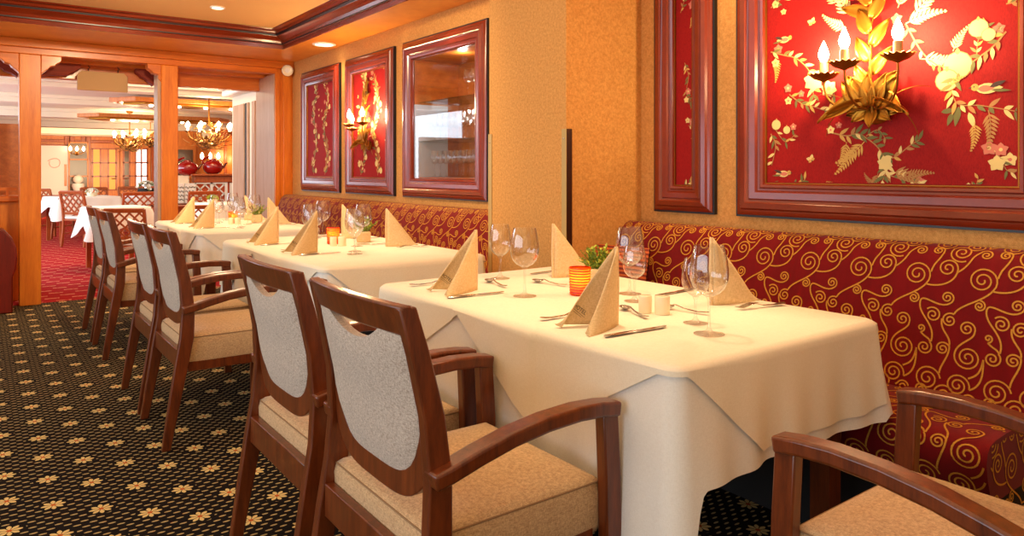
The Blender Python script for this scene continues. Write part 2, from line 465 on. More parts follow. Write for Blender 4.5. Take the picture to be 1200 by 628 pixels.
# crown moulding: profile (distance from soffit lip towards the room, height above soffit)
CP = [(0.0, -0.012), (0.012, -0.012), (0.02, 0.02), (0.035, 0.03), (0.045, 0.055), (0.075, 0.075), (0.10, 0.085), (0.108, 0.105), (0.125, 0.108), (0.135, 0.125), (0.165, 0.132), (0.17, 0.141), (0.0, 0.141)]
b = MB()
path = [lambda a, h: (2.31-a, -2.5, SZ+h), lambda a, h: (2.31-a, 6.74-a, SZ+h), lambda a, h: (-4.0, 6.74-a, SZ+h)]
b.rings([[q(a, h) for a, h in CP] for q in path], True, True)
struct(b.build('trim_crown', M['mahogany'], smooth=25))
b = MB(); b.rings([[q(a, h) for a, h in [(0.030, 0.024), (0.036, 0.024), (0.037, 0.033), (0.030, 0.033)]] for q in path], True, True)
b.rings([[q(a, h) for a, h in [(0.100, 0.088), (0.109, 0.088), (0.113, 0.101), (0.104, 0.101)]] for q in path], True, True)
struct(b.build('trim_crown_groove', M['black']))

# wall with the display niche
NY0, NY1, NZ0, NZ1 = 4.04, 4.94, 1.115, 2.045
b = MB()
b.box(WX, 3.25, -2.5, NY0, 0, SZ); b.box(WX, 3.25, NY1, 7.62, 0, SZ)
b.box(WX, 3.25, NY0, NY1, 0, NZ0); b.box(WX, 3.25, NY0, NY1, NZ1, SZ)
struct(b.build('wall_right', M['wallpaper']))
# pillar
PX, PY0, PY1 = 2.20, 2.56, 3.19
b = MB(); b.box(PX, WX+0.02, PY0, PY1, 0, SZ+0.02); struct(b.build('wall_pillar', M['wallpaper'], bevel=0.003))
# corner guards (angle profiles)
def guard(y, s, label):
    t = thing('corner_guard', label, 'corner guard', (PX, y, 0))
    q = MB(); q.box(-0.004, 0.0, -0.004 if s > 0 else -0.028, 0.028 if s > 0 else 0.004, 0.02, 1.375)
    q.build('brass_strip', M['brass'], t, bevel=0.001)
    q = MB(); q.box(0.0, 0.034, -0.004*s, 0.0, 0.02, 1.375)
    q.build('side_strip', M['brass_shaded'] if s > 0 else M['brass'], t)  # near guard's side coloured dark brown for its shadowed face
    for z in (0.3, 0.85, 1.33):
        q = MB(); q.lathe([(0.004, 0), (0.004, 0.002), (0.002, 0.003)], 8)
        q.xf(Matrix.Translation((-0.004, 0.012*s, z)) @ Matrix.Rotation(-pi/2, 4, 'Y'))
        q.build('screw', M['steel'], t, smooth=30)
guard(PY0, 1, 'aged brass corner guard on the near edge of the wallpapered pillar')
guard(PY1, -1, 'aged brass corner guard on the far edge of the wallpapered pillar')

# end wall block with the pale jamb
b = MB(); b.box(2.53, 3.25, 7.62, 8.24, 0, SZ); o = struct(b.build('wall_end', M['cherry']))
b = MB(); b.box(2.505, 2.53, 7.62, 8.24, 0, 2.2); struct(b.build('trim_jamb', M['jamb'], bevel=0.003))
b = MB(); b.box(2.51, 2.56, 7.595, 7.62, 0, 2.22); b.box(2.60, 2.70, 7.605, 7.62, 0, 2.3); struct(b.build('trim_end', M['cherry'], bevel=0.004))
# header beam above the opening
b = MB()
b.box(-4, 2.70, 7.56, 7.66, 2.255, SZ); b.box(-4, 2.53, 7.60, 7.70, 2.20, 2.26); b.box(-4, 2.53, 7.72, 7.95, 2.22, SZ); b.box(-4, 2.53, 7.95, 8.13, 2.19, SZ+0.1)
struct(b.build('trim_header', M['cherry_h'], bevel=0.006))
b = MB(); b.box(-4, 2.53, 8.12, 8.24, 2.06, 2.36); struct(b.build('trim_back_header', M['cherry_h'], bevel=0.006))

def column(x0, x1, name, wr, wl, wrb, wlb):
    t = MB(); t.box(x0, x1, 7.6, 7.78, 0, 2.2); o = struct(t.build(name, M['cherry'], bevel=0.006))
    def br(x, s, w):   # carved ogee bracket outline
        k = [(0, 2.2), (w, 2.2), (w, 2.165), (w-0.008, 2.15), (w-0.022, 2.142), (w-0.038, 2.13), (w-0.048, 2.115), (w-0.075, 2.108), (w-0.09, 2.10), (w-0.098, 2.085), (w*0.25, 2.07), (0.012, 2.045), (0, 2.03)]
        return [(x+s*p, z) for p, z in k]
    q = MB()
    if wr: q.prism(br(x1, 1, wr), 'y', 7.60, 7.72)
    if wl: q.prism(br(x0, -1, wl), 'y', 7.60, 7.72)
    q.build('column_bracket', M['cherry_h'], o, bevel=0.005)
    q = MB(); q.box(x0, x1, 7.98, 8.10, 2.06, 2.3)
    if wrb: q.prism(br(x1, 1, wrb), 'y', 7.98, 8.10)
    if wlb: q.prism(br(x0, -1, wlb), 'y', 7.98, 8.10)
    q.build('rear_bracket', M['mahogany_matt'], o, bevel=0.005)
    return o
column(0.285, 0.445, 'wall_column', 0.155, 0.155, 0.34, 0.2)
column(1.415, 1.565, 'wall_post', 0, 0.12, 0, 0.16)
b = MB(); b.box(1.385, 1.415, 7.62, 7.80, 0, 2.2); struct(b.build('trim_post_lit_side', M['jamb'], bevel=0.003))  # pale slab paints in the post's lit left face

# ---------------------------------------------------------------- framed wall panels
FP = [(0, 0), (0, 0.026), (0.010, 0.034), (0.022, 0.036), (0.030, 0.046), (0.052, 0.050), (0.060, 0.040), (0.066, 0.038), (0.072, 0.044), (0.098, 0.040), (0.106, 0.030), (0.114, 0.028), (0.120, 0.034), (0.130, 0.030), (0.138, 0.016), (0.138, 0)]
def frame_mesh(y0, y1, z0, z1, prof, k=1.0):
    q = MB(); R = []
    for sy, sz in ((0, 0), (1, 0), (1, 1), (0, 1), (0, 0)):
        R.append([(WX-h, (y0+a*k) if not sy else (y1-a*k), (z0+a*k) if not sz else (z1-a*k)) for a, h in prof])
    q.rings(R, True, False); return q

# pattern painter on the wall plane: u runs in the -y direction, v up
class Paint:
    def __init__(self, X): self.q = MB(); self.X = X; self.k = 0
    def poly(self, pts, mi):
        self.k += 1; x = self.X - 0.0008 - (self.k % 40)*0.00006
        n = len(pts); cy = sum(p[0] for p in pts)/n; cz = sum(p[1] for p in pts)/n
        self.q.add([(x, cy, cz)] + [(x, p[0], p[1]) for p in pts], [(0, 1+i, 1+(i+1) % n) for i in range(n)], mi)
    def line(self, pts, w, mi):
        self.k += 1; x = self.X - 0.0006 - (self.k % 40)*0.00005
        v = []; n = len(pts)
        for i, (a, c) in enumerate(pts):
            a0, c0 = pts[max(i-1, 0)]; a1, c1 = pts[min(i+1, n-1)]
            L = hypot(a1-a0, c1-c0) or 1; ww = w*(1-0.5*i/n)
            v += [(x, a-(c1-c0)/L*ww/2, c+(a1-a0)/L*ww/2), (x, a+(c1-c0)/L*ww/2, c-(a1-a0)/L*ww/2)]
        self.q.add(v, [(2*i, 2*i+1, 2*i+3, 2*i+2) for i in range(n-1)], mi)
    def leaf(self, y, z, ang, L, W, mi):
        pts = []
        for i in range(7):
            t = i/6; pts.append((t*L, W/2*sin(pi*t**0.8)))
        for i in range(5, 0, -1):
            t = i/6; pts.append((t*L, -W/2*sin(pi*t**0.8)))
        self.poly([(y+cos(ang)*a-sin(ang)*c, z+sin(ang)*a+cos(ang)*c) for a, c in pts], mi)
    def disc(self, y, z, r, mi, sq=1.0, n=14):
        self.poly([(y+r*cos(2*pi*i/n), z+r*sq*sin(2*pi*i/n)) for i in range(n)], mi)
    def flower(self, y, z, r, mi, core, n=5, a0=0.3):
        for k in range(n):
            a = a0+2*pi*k/n; self.leaf(y, z, a, r, r*0.85, mi)
        for k in range(n): self.line([(y, z), (y+cos(a0+2*pi*k/n)*r*0.6, z+sin(a0+2*pi*k/n)*r*0.6)], r*0.07, core)
        self.disc(y, z, r*0.24, core)
    def fruit(self, y, z, r):
        self.disc(y, z, r*1.05, 0); self.disc(y, z, r*0.97, 1)
        for k in (-0.5, 0, 0.5):
            self.line([(y+k*r*0.2, z+r*0.9)] + [(y+k*r*1.5*sin(pi*t), z+r*0.9-2*r*0.86*t) for t in (0.2, 0.4, 0.6, 0.8, 1)], r*0.09, 4)
        self.leaf(y, z+r*0.8, pi/2, r*0.5, r*0.35, 4)
    def fern(self, y, z, ang, L, mi, n=9):
        pts = [(y+cos(ang+0.25*t)*L*t, z+sin(ang+0.25*t)*L*t) for t in [i/8 for i in range(9)]]
        self.line(pts, L*0.025, mi)
        for i in range(1, n+1):
            t = i/(n+0.5); a = ang+0.25*t; py, pz = y+cos(a)*L*t, z+sin(a)*L*t
            for s in (-1, 1): self.leaf(py, pz, a+s*0.75, L*0.30*(1.1-t), L*0.065, mi)
    def butterfly(self, y, z, r, a=0.5):
        for s in (-1, 1):
            self.leaf(y, z, a+s*0.8, r, r*0.7, 1); self.leaf(y, z, a+s*1.9, r*0.75, r*0.6, 4)
        self.line([(y-cos(a)*r*0.4, z-sin(a)*r*0.4), (y+cos(a)*r*0.5, z+sin(a)*r*0.5)], r*0.14, 5)
    def bird(self, y, z, r, s=1):
        self.leaf(y+s*r, z+r*0.25, pi if s > 0 else 0, 2.1*r, r*0.9, 1)
        self.leaf(y+s*r*0.8, z+r*0.25, pi if s > 0 else 0, 1.3*r, r*0.55, 3)
        self.leaf(y-s*r*0.1, z+r*0.35, (pi-0.35) if s > 0 else 0.35, 1.3*r, r*0.4, 5)
        self.leaf(y-s*r*0.2, z+r*0.1, (pi+0.1) if s > 0 else -0.1, 1.5*r, r*0.25, 2)
        self.disc(y+s*r*1.0, z+r*0.42, r*0.3, 4); self.leaf(y+s*r*1.2, z+r*0.4, 0 if s > 0 else pi, r*0.3, r*0.12, 5)
        self.disc(y+s*r*1.06, z+r*0.46, r*0.06, 5)
    def branch(self, pts, w, rng, leaves=True, dens=1.0, mi=0):
        cur = []
        for i in range(len(pts)-1):
            p0 = pts[max(i-1, 0)]; p1 = pts[i]; p2 = pts[i+1]; p3 = pts[min(i+2, len(pts)-1)]
            for k in range(8):
                t = k/8
                cur.append(tuple(0.5*(2*p1[d]+(-p0[d]+p2[d])*t+(2*p0[d]-5*p1[d]+4*p2[d]-p3[d])*t*t+(-p0[d]+3*p1[d]-3*p2[d]+p3[d])*t**3) for d in (0, 1)))
        cur.append(pts[-1]); self.line(cur, w, mi)
        if leaves:
            for i in range(2, len(cur), max(1, int(3/dens))):
                a = atan2(cur[i][1]-cur[i-1][1], cur[i][0]-cur[i-1][0])
                for s in (-1, 1):
                    if rng.random() < 0.75: self.leaf(cur[i][0], cur[i][1], a+s*rng.uniform(0.5, 1.0), rng.uniform(2.6, 4.4)*w*1.9, w*2.3, rng.choice((2, 2, 1, 4, 0)))
        return cur

def make_panel(y0, y1, z0, z1, label, fill, k=1.0, kname='wall_panel'):
    yc = (y0+y1)/2
    t = thing(kname, label, 'wall panel', (WX, yc, z0))
    off = Matrix.Translation((-WX, -yc, -z0))
    frame_mesh(y0, y1, z0, z1, FP, k).xf(off).build('frame', M['frame_wood'], t, smooth=35)
    frame_mesh(y0-0.009, y1+0.009, z0-0.009, z1+0.009, [(0, 0), (0, 0.022), (0.009, 0.022), (0.009, 0)]).xf(off).build('edge_trim', M['black'], t)
    i = 0.138*k
    if fill:
        q = MB(); q.box(WX-0.012, WX+0.0, y0+i-0.004, y1-i+0.004, z0+i-0.004, z1-i+0.004)
        q.xf(off).build('fabric_panel', M['red_silk'], t)
        frame_mesh(y0+i-0.003, y1-i+0.003, z0+i-0.003, z1-i+0.003, [(0, 0), (0, 0.02), (0.004, 0.02), (0.006, 0)]).xf(off).build('gilt_bead', M['gold_dark'], t)
        P = Paint(WX-0.012); fill(P, y0+i, y1-i, z0+i, z1-i)
        P.q.xf(off).build('embroidered_pattern', PAT, t, fix=False)
    return t

F_, A_ = 848, radians(36.4)
def onwall(px, py, X=WX-0.012):
    l = (px-600)/F_; d = X/(sin(A_)+l*cos(A_))
    return (d*(cos(A_)-l*sin(A_)), 1.18-(py-200)/F_*d)
def big_fill(P, y0, y1, z0, z1):
    rng = random.Random(4)
    def c(x, y): return onwall(840+x/2.167, y/2.167)     # measured on the photo's panel
    for dz in (0, -340, 340):
        q = lambda x, y: c(x, y+dz*1.0)
        def ok(x, y): return y+dz > -480
        if dz != 340: P.butterfly(*q(242, 57), 0.022, 1.2)
        P.butterfly(*q(240, 405), 0.022, 1.0) if dz == 0 else None
    def clip(p): return z0+0.01 < p[1] < z1-0.01 and y0+0.01 < p[0] < y1-0.01
    P.bird(*c(170, 106), 0.030, -1); P.bird(*c(168, 446), 0.030, -1); P.bird(*c(690, 232), 0.040, 1)
    P.branch([c(138, 132), c(170, 140), c(205, 150), c(238, 185), c(246, 240)], 0.006, rng)
    P.branch([c(138, 466), c(170, 478), c(205, 470), c(225, 455)], 0.005, rng)
    P.branch([c(138, 340), c(150, 370), c(140, 420)], 0.005, rng); P.fruit(*c(152, 317), 0.021); P.fruit(*c(178, 330), 0.016)
    P.branch([c(150, 330), c(175, 360), c(200, 340)], 0.004, rng); P.flower(*c(195, 322), 0.016, 3, 1)
    P.flower(*c(182, 224), 0.020, 3, 1); P.flower(*c(182, 256), 0.018, 1, 3); P.flower(*c(215, 238), 0.016, 3, 4)
    P.branch([c(185, 240), c(215, 262), c(245, 270), c(280, 280), c(300, 262)], 0.005, rng)
    P.fern(*c(150, 150), -1.8, 0.10, 4); P.flower(*c(150, 160), 0.02, 1, 4)
    P.flower(*c(247, 205), 0.045, 1, 4, 7); P.flower(*c(285, 225), 0.035, 1, 4, 6)
    # right fruit branch
    P.branch([c(735, 80), c(700, 120), c(660, 150), c(610, 190), c(598, 230), c(615, 265), c(670, 268), c(757, 282)], 0.006, rng)
    P.branch([c(660, 140), c(665, 100), c(690, 60)], 0.004, rng)
    P.fruit(*c(612, 166), 0.046); P.fruit(*c(585, 204), 0.037); P.fruit(*c(665, 71), 0.030); P.fruit(*c(691, 88), 0.021)
    P.fern(*c(600, 130), 1.9, 0.10, 1); P.fern(*c(570, 230), 2.4, 0.09, 4); P.flower(*c(717, 72), 0.02, 3, 1)
    P.leaf(*c(615, 270), -1.4, 0.07, 0.022, 2); P.leaf(*c(640, 285), -1.9, 0.06, 0.02, 1); P.leaf(*c(600, 285), -1.2, 0.05, 0.018, 2); P.leaf(*c(570, 285), 3.0, 0.05, 0.018, 2)
    P.fern(*c(690, 280), -1.8, 0.13, 0); P.fern(*c(655, 310), -1.7, 0.10, 4)
    P.flower(*c(692, 376), 0.026, 3, 1); P.flower(*c(722, 380), 0.024, 3, 1); P.flower(*c(712, 415), 0.028, 1, 3); P.flower(*c(745, 405), 0.024, 1, 3)
    P.branch([c(700, 380), c(720, 400), c(735, 430), c(757, 440)], 0.004, rng)
    P.branch([c(655, 487), c(660, 470), c(665, 450)], 0.004, rng); P.flower(*c(640, 480), 0.022, 1, 3); P.flower(*c(672, 484), 0.02, 3, 1)
    # centre foot spray
    P.branch([c(285, 335), c(330, 345), c(360, 340), c(400, 365), c(420, 390), c(432, 415), c(425, 450), c(410, 478)], 0.006, rng)
    P.branch([c(420, 395), c(450, 400), c(490, 370), c(515, 355)], 0.005, rng); P.branch([c(380, 345), c(410, 330), c(430, 355)], 0.004, rng)
    P.branch([c(425, 440), c(470, 455), c(525, 470)], 0.005, rng)
    P.flower(*c(428, 415), 0.030, 1, 3, 6); P.flower(*c(515, 463), 0.024, 3, 1); P.flower(*c(470, 440), 0.018, 1, 4)
    P.flower(*c(290, 330), 0.018, 1, 3); P.flower(*c(310, 318), 0.014, 3, 1)
    for (x, y, a, L) in ((375, 360, 4.0, 0.14), (350, 375, 4.3, 0.13), (330, 360, 4.6, 0.10), (445, 435, -0.2, 0.14), (410, 440, 4.4, 0.08), (480, 450, 0.4, 0.10), (270, 470, 0.2, 0.07), (400, 470, 2.5, 0.06)): P.fern(*c(x, y), pi-a, L, 4 if x < 400 else 0)
    # upper sprays behind the lamp
    for (x, y, a, L) in ((340, 40, 2.2, 0.16), (330, 70, 2.8, 0.12), (480, 60, 0.4, 0.14), (500, 40, 0.9, 0.16), (520, 150, -0.1, 0.13), (540, 165, 0.4, 0.1), (310, 10, 2.4, 0.12), (460, 20, 1.2, 0.12)): P.fern(*c(x, y), pi-a, L, 1)
    P.branch([c(480, 60), c(520, 130), c(560, 165), c(590, 170)], 0.005, rng)
    for yy in range(0, 8):   # the pattern repeats upwards, mostly beyond the frame
        zz = z1-0.03-yy*0.045; P.flower(rng.uniform(y0+0.05, y1-0.05), zz, 0.022, rng.choice((1, 3)), 4)
    P.branch([c(138, 20), c(160, 0), c(180, -20), c(170, -60)], 0.005, rng); P.flower(*c(150, 12), 0.018, 1, 4); P.flower(*c(170, 30), 0.014, 1, 4)
    P.branch([c(735, 10), c(757, 4), c(765, -10)], 0.005, rng)
    # keep everything inside the fabric
    P.q.v = [(x, min(max(y, y0+0.006), y1-0.006), min(max(z, z0+0.006), z1-0.006)) for x, y, z in P.q.v]
def vine_fill(seed, x=0.5):
    def f(P, y0, y1, z0, z1):
        rng = random.Random(seed); W = y1-y0; H = z1-z0
        for s, f0 in ((1, 0.30), (-1, 0.70)) if W > 0.4 else ((1, 0.55),):
            pts = [(y0+W*(f0+0.07*sin(i*1.3+seed+s*0.9)), z0+H*(0.02+0.96*i/8)) for i in range(9)]
            cur = P.branch(pts, 0.008, rng, True, 1.5)
            for i in range(2, len(cur), 4):
                y, z = cur[i]; k = rng.random(); d = rng.choice((-1, 1)); yy = y+d*rng.uniform(0.03, 0.07)
                P.line([(y, z), (yy, z+0.02)], 0.004, 0)
                if k < 0.4: P.flower(yy, z+0.02, rng.uniform(0.022, 0.036), rng.choice((1, 1, 3)), 4, 6)
                elif k < 0.55: P.fruit(yy, z+0.02, 0.026)
                elif k < 0.65: P.bird(yy, z+0.02, 0.03, d)
                else: P.fern(yy, z+0.01, pi/2+d*0.9, rng.uniform(0.08, 0.13), rng.choice((1, 4, 0)))
        for k in range(int(4*W/0.5)+1): P.butterfly(rng.uniform(y0, y1), rng.uniform(z0, z1), 0.02, rng.uniform(0.3, 2))
        P.q.v = [(x, min(max(y, y0+0.006), y1-0.006), min(max(z, z0+0.006), z1-0.006)) for x, y, z in P.q.v]
    return f
def narrow_fill(P, y0, y1, z0, z1):
    rng = random.Random(9); yc = (y0+y1)/2
    def c(x, y): return onwall(740+x/2.24, y/2.24)
    P.branch([c(140, 165), c(150, 200), c(145, 240), c(160, 270)], 0.004, rng, True, 1.4); P.flower(*c(150, 240), 0.018, 3, 1); P.flower(*c(145, 262), 0.016, 1, 3)
    P.flower(*c(160, 320), 0.022, 3, 1); P.flower(*c(148, 316), 0.015, 1, 4); P.branch([c(150, 330), c(170, 340), c(165, 362)], 0.003, rng)
    P.flower(*c(160, 12), 0.024, 3, 1); P.fern(*c(160, 40), -1.6, 0.06, 4); P.branch([c(140, 490), c(150, 482), c(163, 472)], 0.004, rng, True, 1.5)
    P.branch([(yc+0.02, 1.93), (yc, 1.98), (yc-0.02, 2.04)], 0.004, rng)
    P.q.v = [(x, min(max(y, y0+0.004), y1-0.004), min(max(z, z0+0.004), z1-0.004)) for x, y, z in P.q.v]
make_panel(0.765, 1.965, 0.99, 2.17, 'large red embroidered wall panel in a dark red frame with the lit gilt sconce', big_fill)
make_panel(2.10, 2.445, 0.99, 2.17, 'narrow red embroidered wall panel between the pillar and the large sconce panel', narrow_fill, 0.88)
make_panel(5.235, 6.165, 0.985, 2.17, 'red embroidered wall panel with a small glowing sconce beside the glass cabinet', vine_fill(3))
make_panel(6.325, 7.275, 0.985, 2.17, 'unlit red embroidered wall panel nearest the columns', vine_fill(8))

# ---------------------------------------------------------------- display cabinet in the wall
cab = thing('display_cabinet', 'glazed wall cabinet in a dark red frame holding rows of glasses', 'cabinet', (WX, 4.49, 0.985))
off = Matrix.Translation((-WX, -4.49, -0.985))
frame_mesh(3.91, 5.07, 0.985, 2.17, FP).xf(off).build('frame', M['frame_wood'], cab, smooth=35)
frame_mesh(3.901, 5.079, 0.976, 2.179, [(0, 0), (0, 0.022), (0.009, 0.022), (0.009, 0)]).xf(off).build('edge_trim', M['black'], cab)
b = MB()
b.box(3.10, 3.12, NY0, NY1, NZ0, NZ1); b.box(WX+0.002, 3.10, NY0, NY0+0.015, NZ0, NZ1)
b.box(WX+0.002, 3.10, NY0+0.015, NY1, NZ0, NZ0+0.015); b.box(WX+0.002, 3.10, NY0+0.015, NY1, NZ1-0.015, NZ1)
b.xf(off).build('carcass', M['burl'], cab)
b = MB(); b.box(WX+0.002, 3.0, NY1-0.012, NY1, NZ0+0.015, 1.69); b.xf(off).build('reflection_side', M['painted_reflection'], cab)  # pale blue colour stands in for the window reflection in the pane
b = MB(); b.box(3.0, 3.10, NY1-0.012, NY1, NZ0+0.015, 1.69); b.box(WX+0.002, 3.10, NY1-0.012, NY1, 1.69, NZ1-0.015); b.xf(off).build('wooden_side', M['burl'], cab)
for z in (1.40, 1.70):
    b = MB(); b.box(WX+0.04, 3.095, NY0+0.016, NY1-0.014, z, z+0.008); b.xf(off).build('glass_shelf', M['shelf_glass'], cab)
b = MB(); b.box(WX-0.008, WX-0.003, NY0-0.002, NY1+0.002, NZ0-0.002, NZ1+0.002); b.xf(off).build('glass_pane', M['pane'], cab)
b = MB(); b.box(WX+0.0, WX+0.01, NY0+0.012, NY0+0.03, 1.24, 1.34); b.xf(off).build('hinge', M['black'], cab)

# ---------------------------------------------------------------- banquettes
BACK = [(2.44, 0.47), (2.452, 0.52), (2.475, 0.62), (2.50, 0.72), (2.525, 0.81), (2.545, 0.87), (2.562, 0.90), (2.585, 0.922), (2.615, 0.932), (2.65, 0.930), (2.685, 0.918)]
SEAT = [(2.13, 0.31), (2.112, 0.34), (2.098, 0.38), (2.09, 0.42), (2.098, 0.448), (2.115, 0.464), (2.15, 0.472), (2.22, 0.476), (2.32, 0.476), (2.46, 0.468)]
def resample(P, n):
    L = [0]
    for i in range(1, len(P)): L.append(L[-1]+hypot(P[i][0]-P[i-1][0], P[i][1]-P[i-1][1]))
    def at(s):
        s = max(0, min(L[-1], s))
        for i in range(1, len(P)):
            if s <= L[i]+1e-9:
                t = (s-L[i-1])/(L[i]-L[i-1]); return (P[i-1][0]+(P[i][0]-P[i-1][0])*t, P[i-1][1]+(P[i][1]-P[i-1][1])*t)
        return P[-1]
    return at, L[-1]
# scroll tile: spirals (u, v, radius, start angle, hand), stems as bezier ; 200 units = one period
TILE_W, TILE_H, UN = 213.0, 500.0, 0.00092
SP = [(385, 178, 47, 40, -1), (272, 146, 33, 0, -1), (382, 83, 22, 200, 1), (440, 78, 20, 0, -1), (305, 80, 40, 60, 1), (385, 265, 19, -90, 1), (283, 250, 22, 60, -1), (242, 316, 27, -140, 1),
      (208, 368, 14, 90, -1), (225, 432, 26, -50, 1), (285, 427, 23, -30, -1), (355, 347, 26, 20, -1), (365, 442, 41, 180, -1), (245, 537, 43, -10, -1), (342, 540, 38, 10, -1), (298, 327, 25, -60, -1)]
STEMS = [((310, 304), (322, 268), (395, 250), (421, 208)), ((205, 210), (240, 218), (305, 205), (305, 146)), ((304, 158), (345, 130), (335, 100), (361, 75)), ((431, 165), (440, 120), (460, 115), (460, 78)),
         ((294, 269), (255, 300), (190, 230), (195, 285)), ((195, 285), (200, 330), (258, 350), (246, 410)), ((208, 382), (225, 400), (235, 395), (244, 412)), ((200, 440), (195, 480), (190, 495), (160, 510)),
         ((273, 325), (268, 370), (312, 380), (305, 415)), ((306, 415), (310, 450), (283, 480), (282, 512)), ((379, 356), (380, 385), (324, 395), (324, 442)), ((379, 547), (410, 532), (418, 500), (413, 445))]
def scroll(P3, Ls, y0, y1, yref, stop, sgn=1):
    """thin woven ribbons lying on the upholstery: u along the seat, s along its profile"""
    q = MB(); H = TILE_H*UN; W = TILE_W*UN
    def put(pts, w0):
        seg = []
        for (u, s) in pts:
            if 0.004 < s < Ls-0.004 and y0+0.006 < u < y1-0.006: seg.append((u, s))
            else:
                if len(seg) > 1: rib(seg, w0)
                seg = []
        if len(seg) > 1: rib(seg, w0)
    def rib(seg, w0):
        n = len(seg); v = []
        for i, (u, s) in enumerate(seg):
            u0, s0 = seg[max(i-1, 0)]; u1, s1 = seg[min(i+1, n-1)]
            L = hypot(u1-u0, s1-s0) or 1
            for k in (1, -1): v.append(P3(u-(s1-s0)/L*w0/2*k, s+(u1-u0)/L*w0/2*k))
        q.add(v, [(2*i, 2*i+1, 2*i+3, 2*i+2) for i in range(n-1)])
    k0 = int((yref-y1)/W)-3; k1 = int((yref-y0)/W)+4
    for iu in range(k0, k1):
        for iv in range(-1, 2):
            tr = lambda a, c: (yref-(a-385)*UN-iu*W, stop-(c-45)*UN-iv*H)
            for (cx, cy, r, a0, h) in SP:
                turns = 2.2 if r > 36 else (1.8 if r > 18 else 1.4)
                n = int(20*turns); pts = []
                for k in range(n+1):
                    t = k/n; a = radians(a0)+h*2*pi*turns*t; rr = r*(1-0.88*t)
                    pts.append(tr(cx+rr*cos(a), cy+rr*sin(a)))
                put(pts, 0.0048)
            for s in STEMS: put([tr(*p) for p in bez(*s, 12)], 0.0052)
    return q
def on_profile(P):
    at, L = resample(P, 0)
    def P3(u, s):
        x, z = at(s); xa, za = at(s-0.004); xb, zb = at(s+0.004)
        d = hypot(xb-xa, zb-za) or 1
        return (x-(zb-za)/d*0.0016, u, z+(xb-xa)/d*0.0016)
    return P3, L
def banquette(y0, y1, label, voff):
    t = thing('banquette', label, 'bench seat', (2.4, (y0+y1)/2, 0), 0, None)
    off = Matrix.Translation((-2.4, -(y0+y1)/2, 0))
    ns = max(2, int((y1-y0)/0.3))
    def extr(P, close):
        q = MB(); R = [[(x, y, z) for x, z in P] + [(x, y, z) for x, z in close] for y in (y0, y1)]
        return q.rings(R, True, True)
    pl = MB(); pl.box(2.22, 2.66, y0+0.05, y1-0.01, 0, 0.32); pl.xf(off).build('plinth', M['dark'], t)
    sm = extr(SEAT, [(2.46, 0.31)]).xf(off).build('seat', M['burgundy'], t, smooth=40)
    bk = extr(BACK, [(2.692, 0.47)]).xf(off).build('backrest', M['burgundy'], t, smooth=40)
    for nm, P, par, vo in (('scroll_pattern', SEAT, sm, voff+0.05), ('scroll_pattern', BACK, bk, voff)):
        P3, L = on_profile(P); scroll(P3, L, y0, y1, 0.93+vo, L-0.085 if P is BACK else L-0.02).xf(off).build(nm, M['gold_thread'], par, fix=False)
    # woven scrolls on the seat's near end
    scroll(lambda u, z: (u, y0-0.0016, z), 0.47, 2.105, 2.44, 2.25, 0.50).xf(off).build('end_scroll_pattern', M['gold_thread'], sm, fix=False)
    return t
banquette(0.775, 2.555, 'burgundy banquette with gold scrolls behind the nearest table', 0.02)
banquette(3.20, 7.55, 'long burgundy scroll-pattern banquette running beneath the glass cabinet and far wall panels', 0.06)
# striped cushion in the corner by the pillar
b = MB()
n = 12
g1 = []; g2 = []
for i in range(n+1):
    for j in range(n+1):
        u = -1+2*i/n; v = -1+2*j/n; th = 0.05*((1-u**4)*(1-v**4))**0.5+0.004
        g1.append((-th, u*0.15, 0.19+v*0.17)); g2.append((th, u*0.15, 0.19+v*0.17))
fa = [(i*(n+1)+j, i*(n+1)+j+1, (i+1)*(n+1)+j+1, (i+1)*(n+1)+j) for i in range(n) for j in range(n)]
b.add(g1, fa); b.add(g2, [f[::-1] for f in fa])
edge = [i*(n+1) for i in range(n+1)]
o = b.build('cushion', M['stripe'], smooth=60)
o.location = (2.33, 2.385, 0.478); o.rotation_euler = (0, radians(12), radians(10))
tag(o, 'rust striped cushion leaning on the banquette next to the pillar', 'cushion')

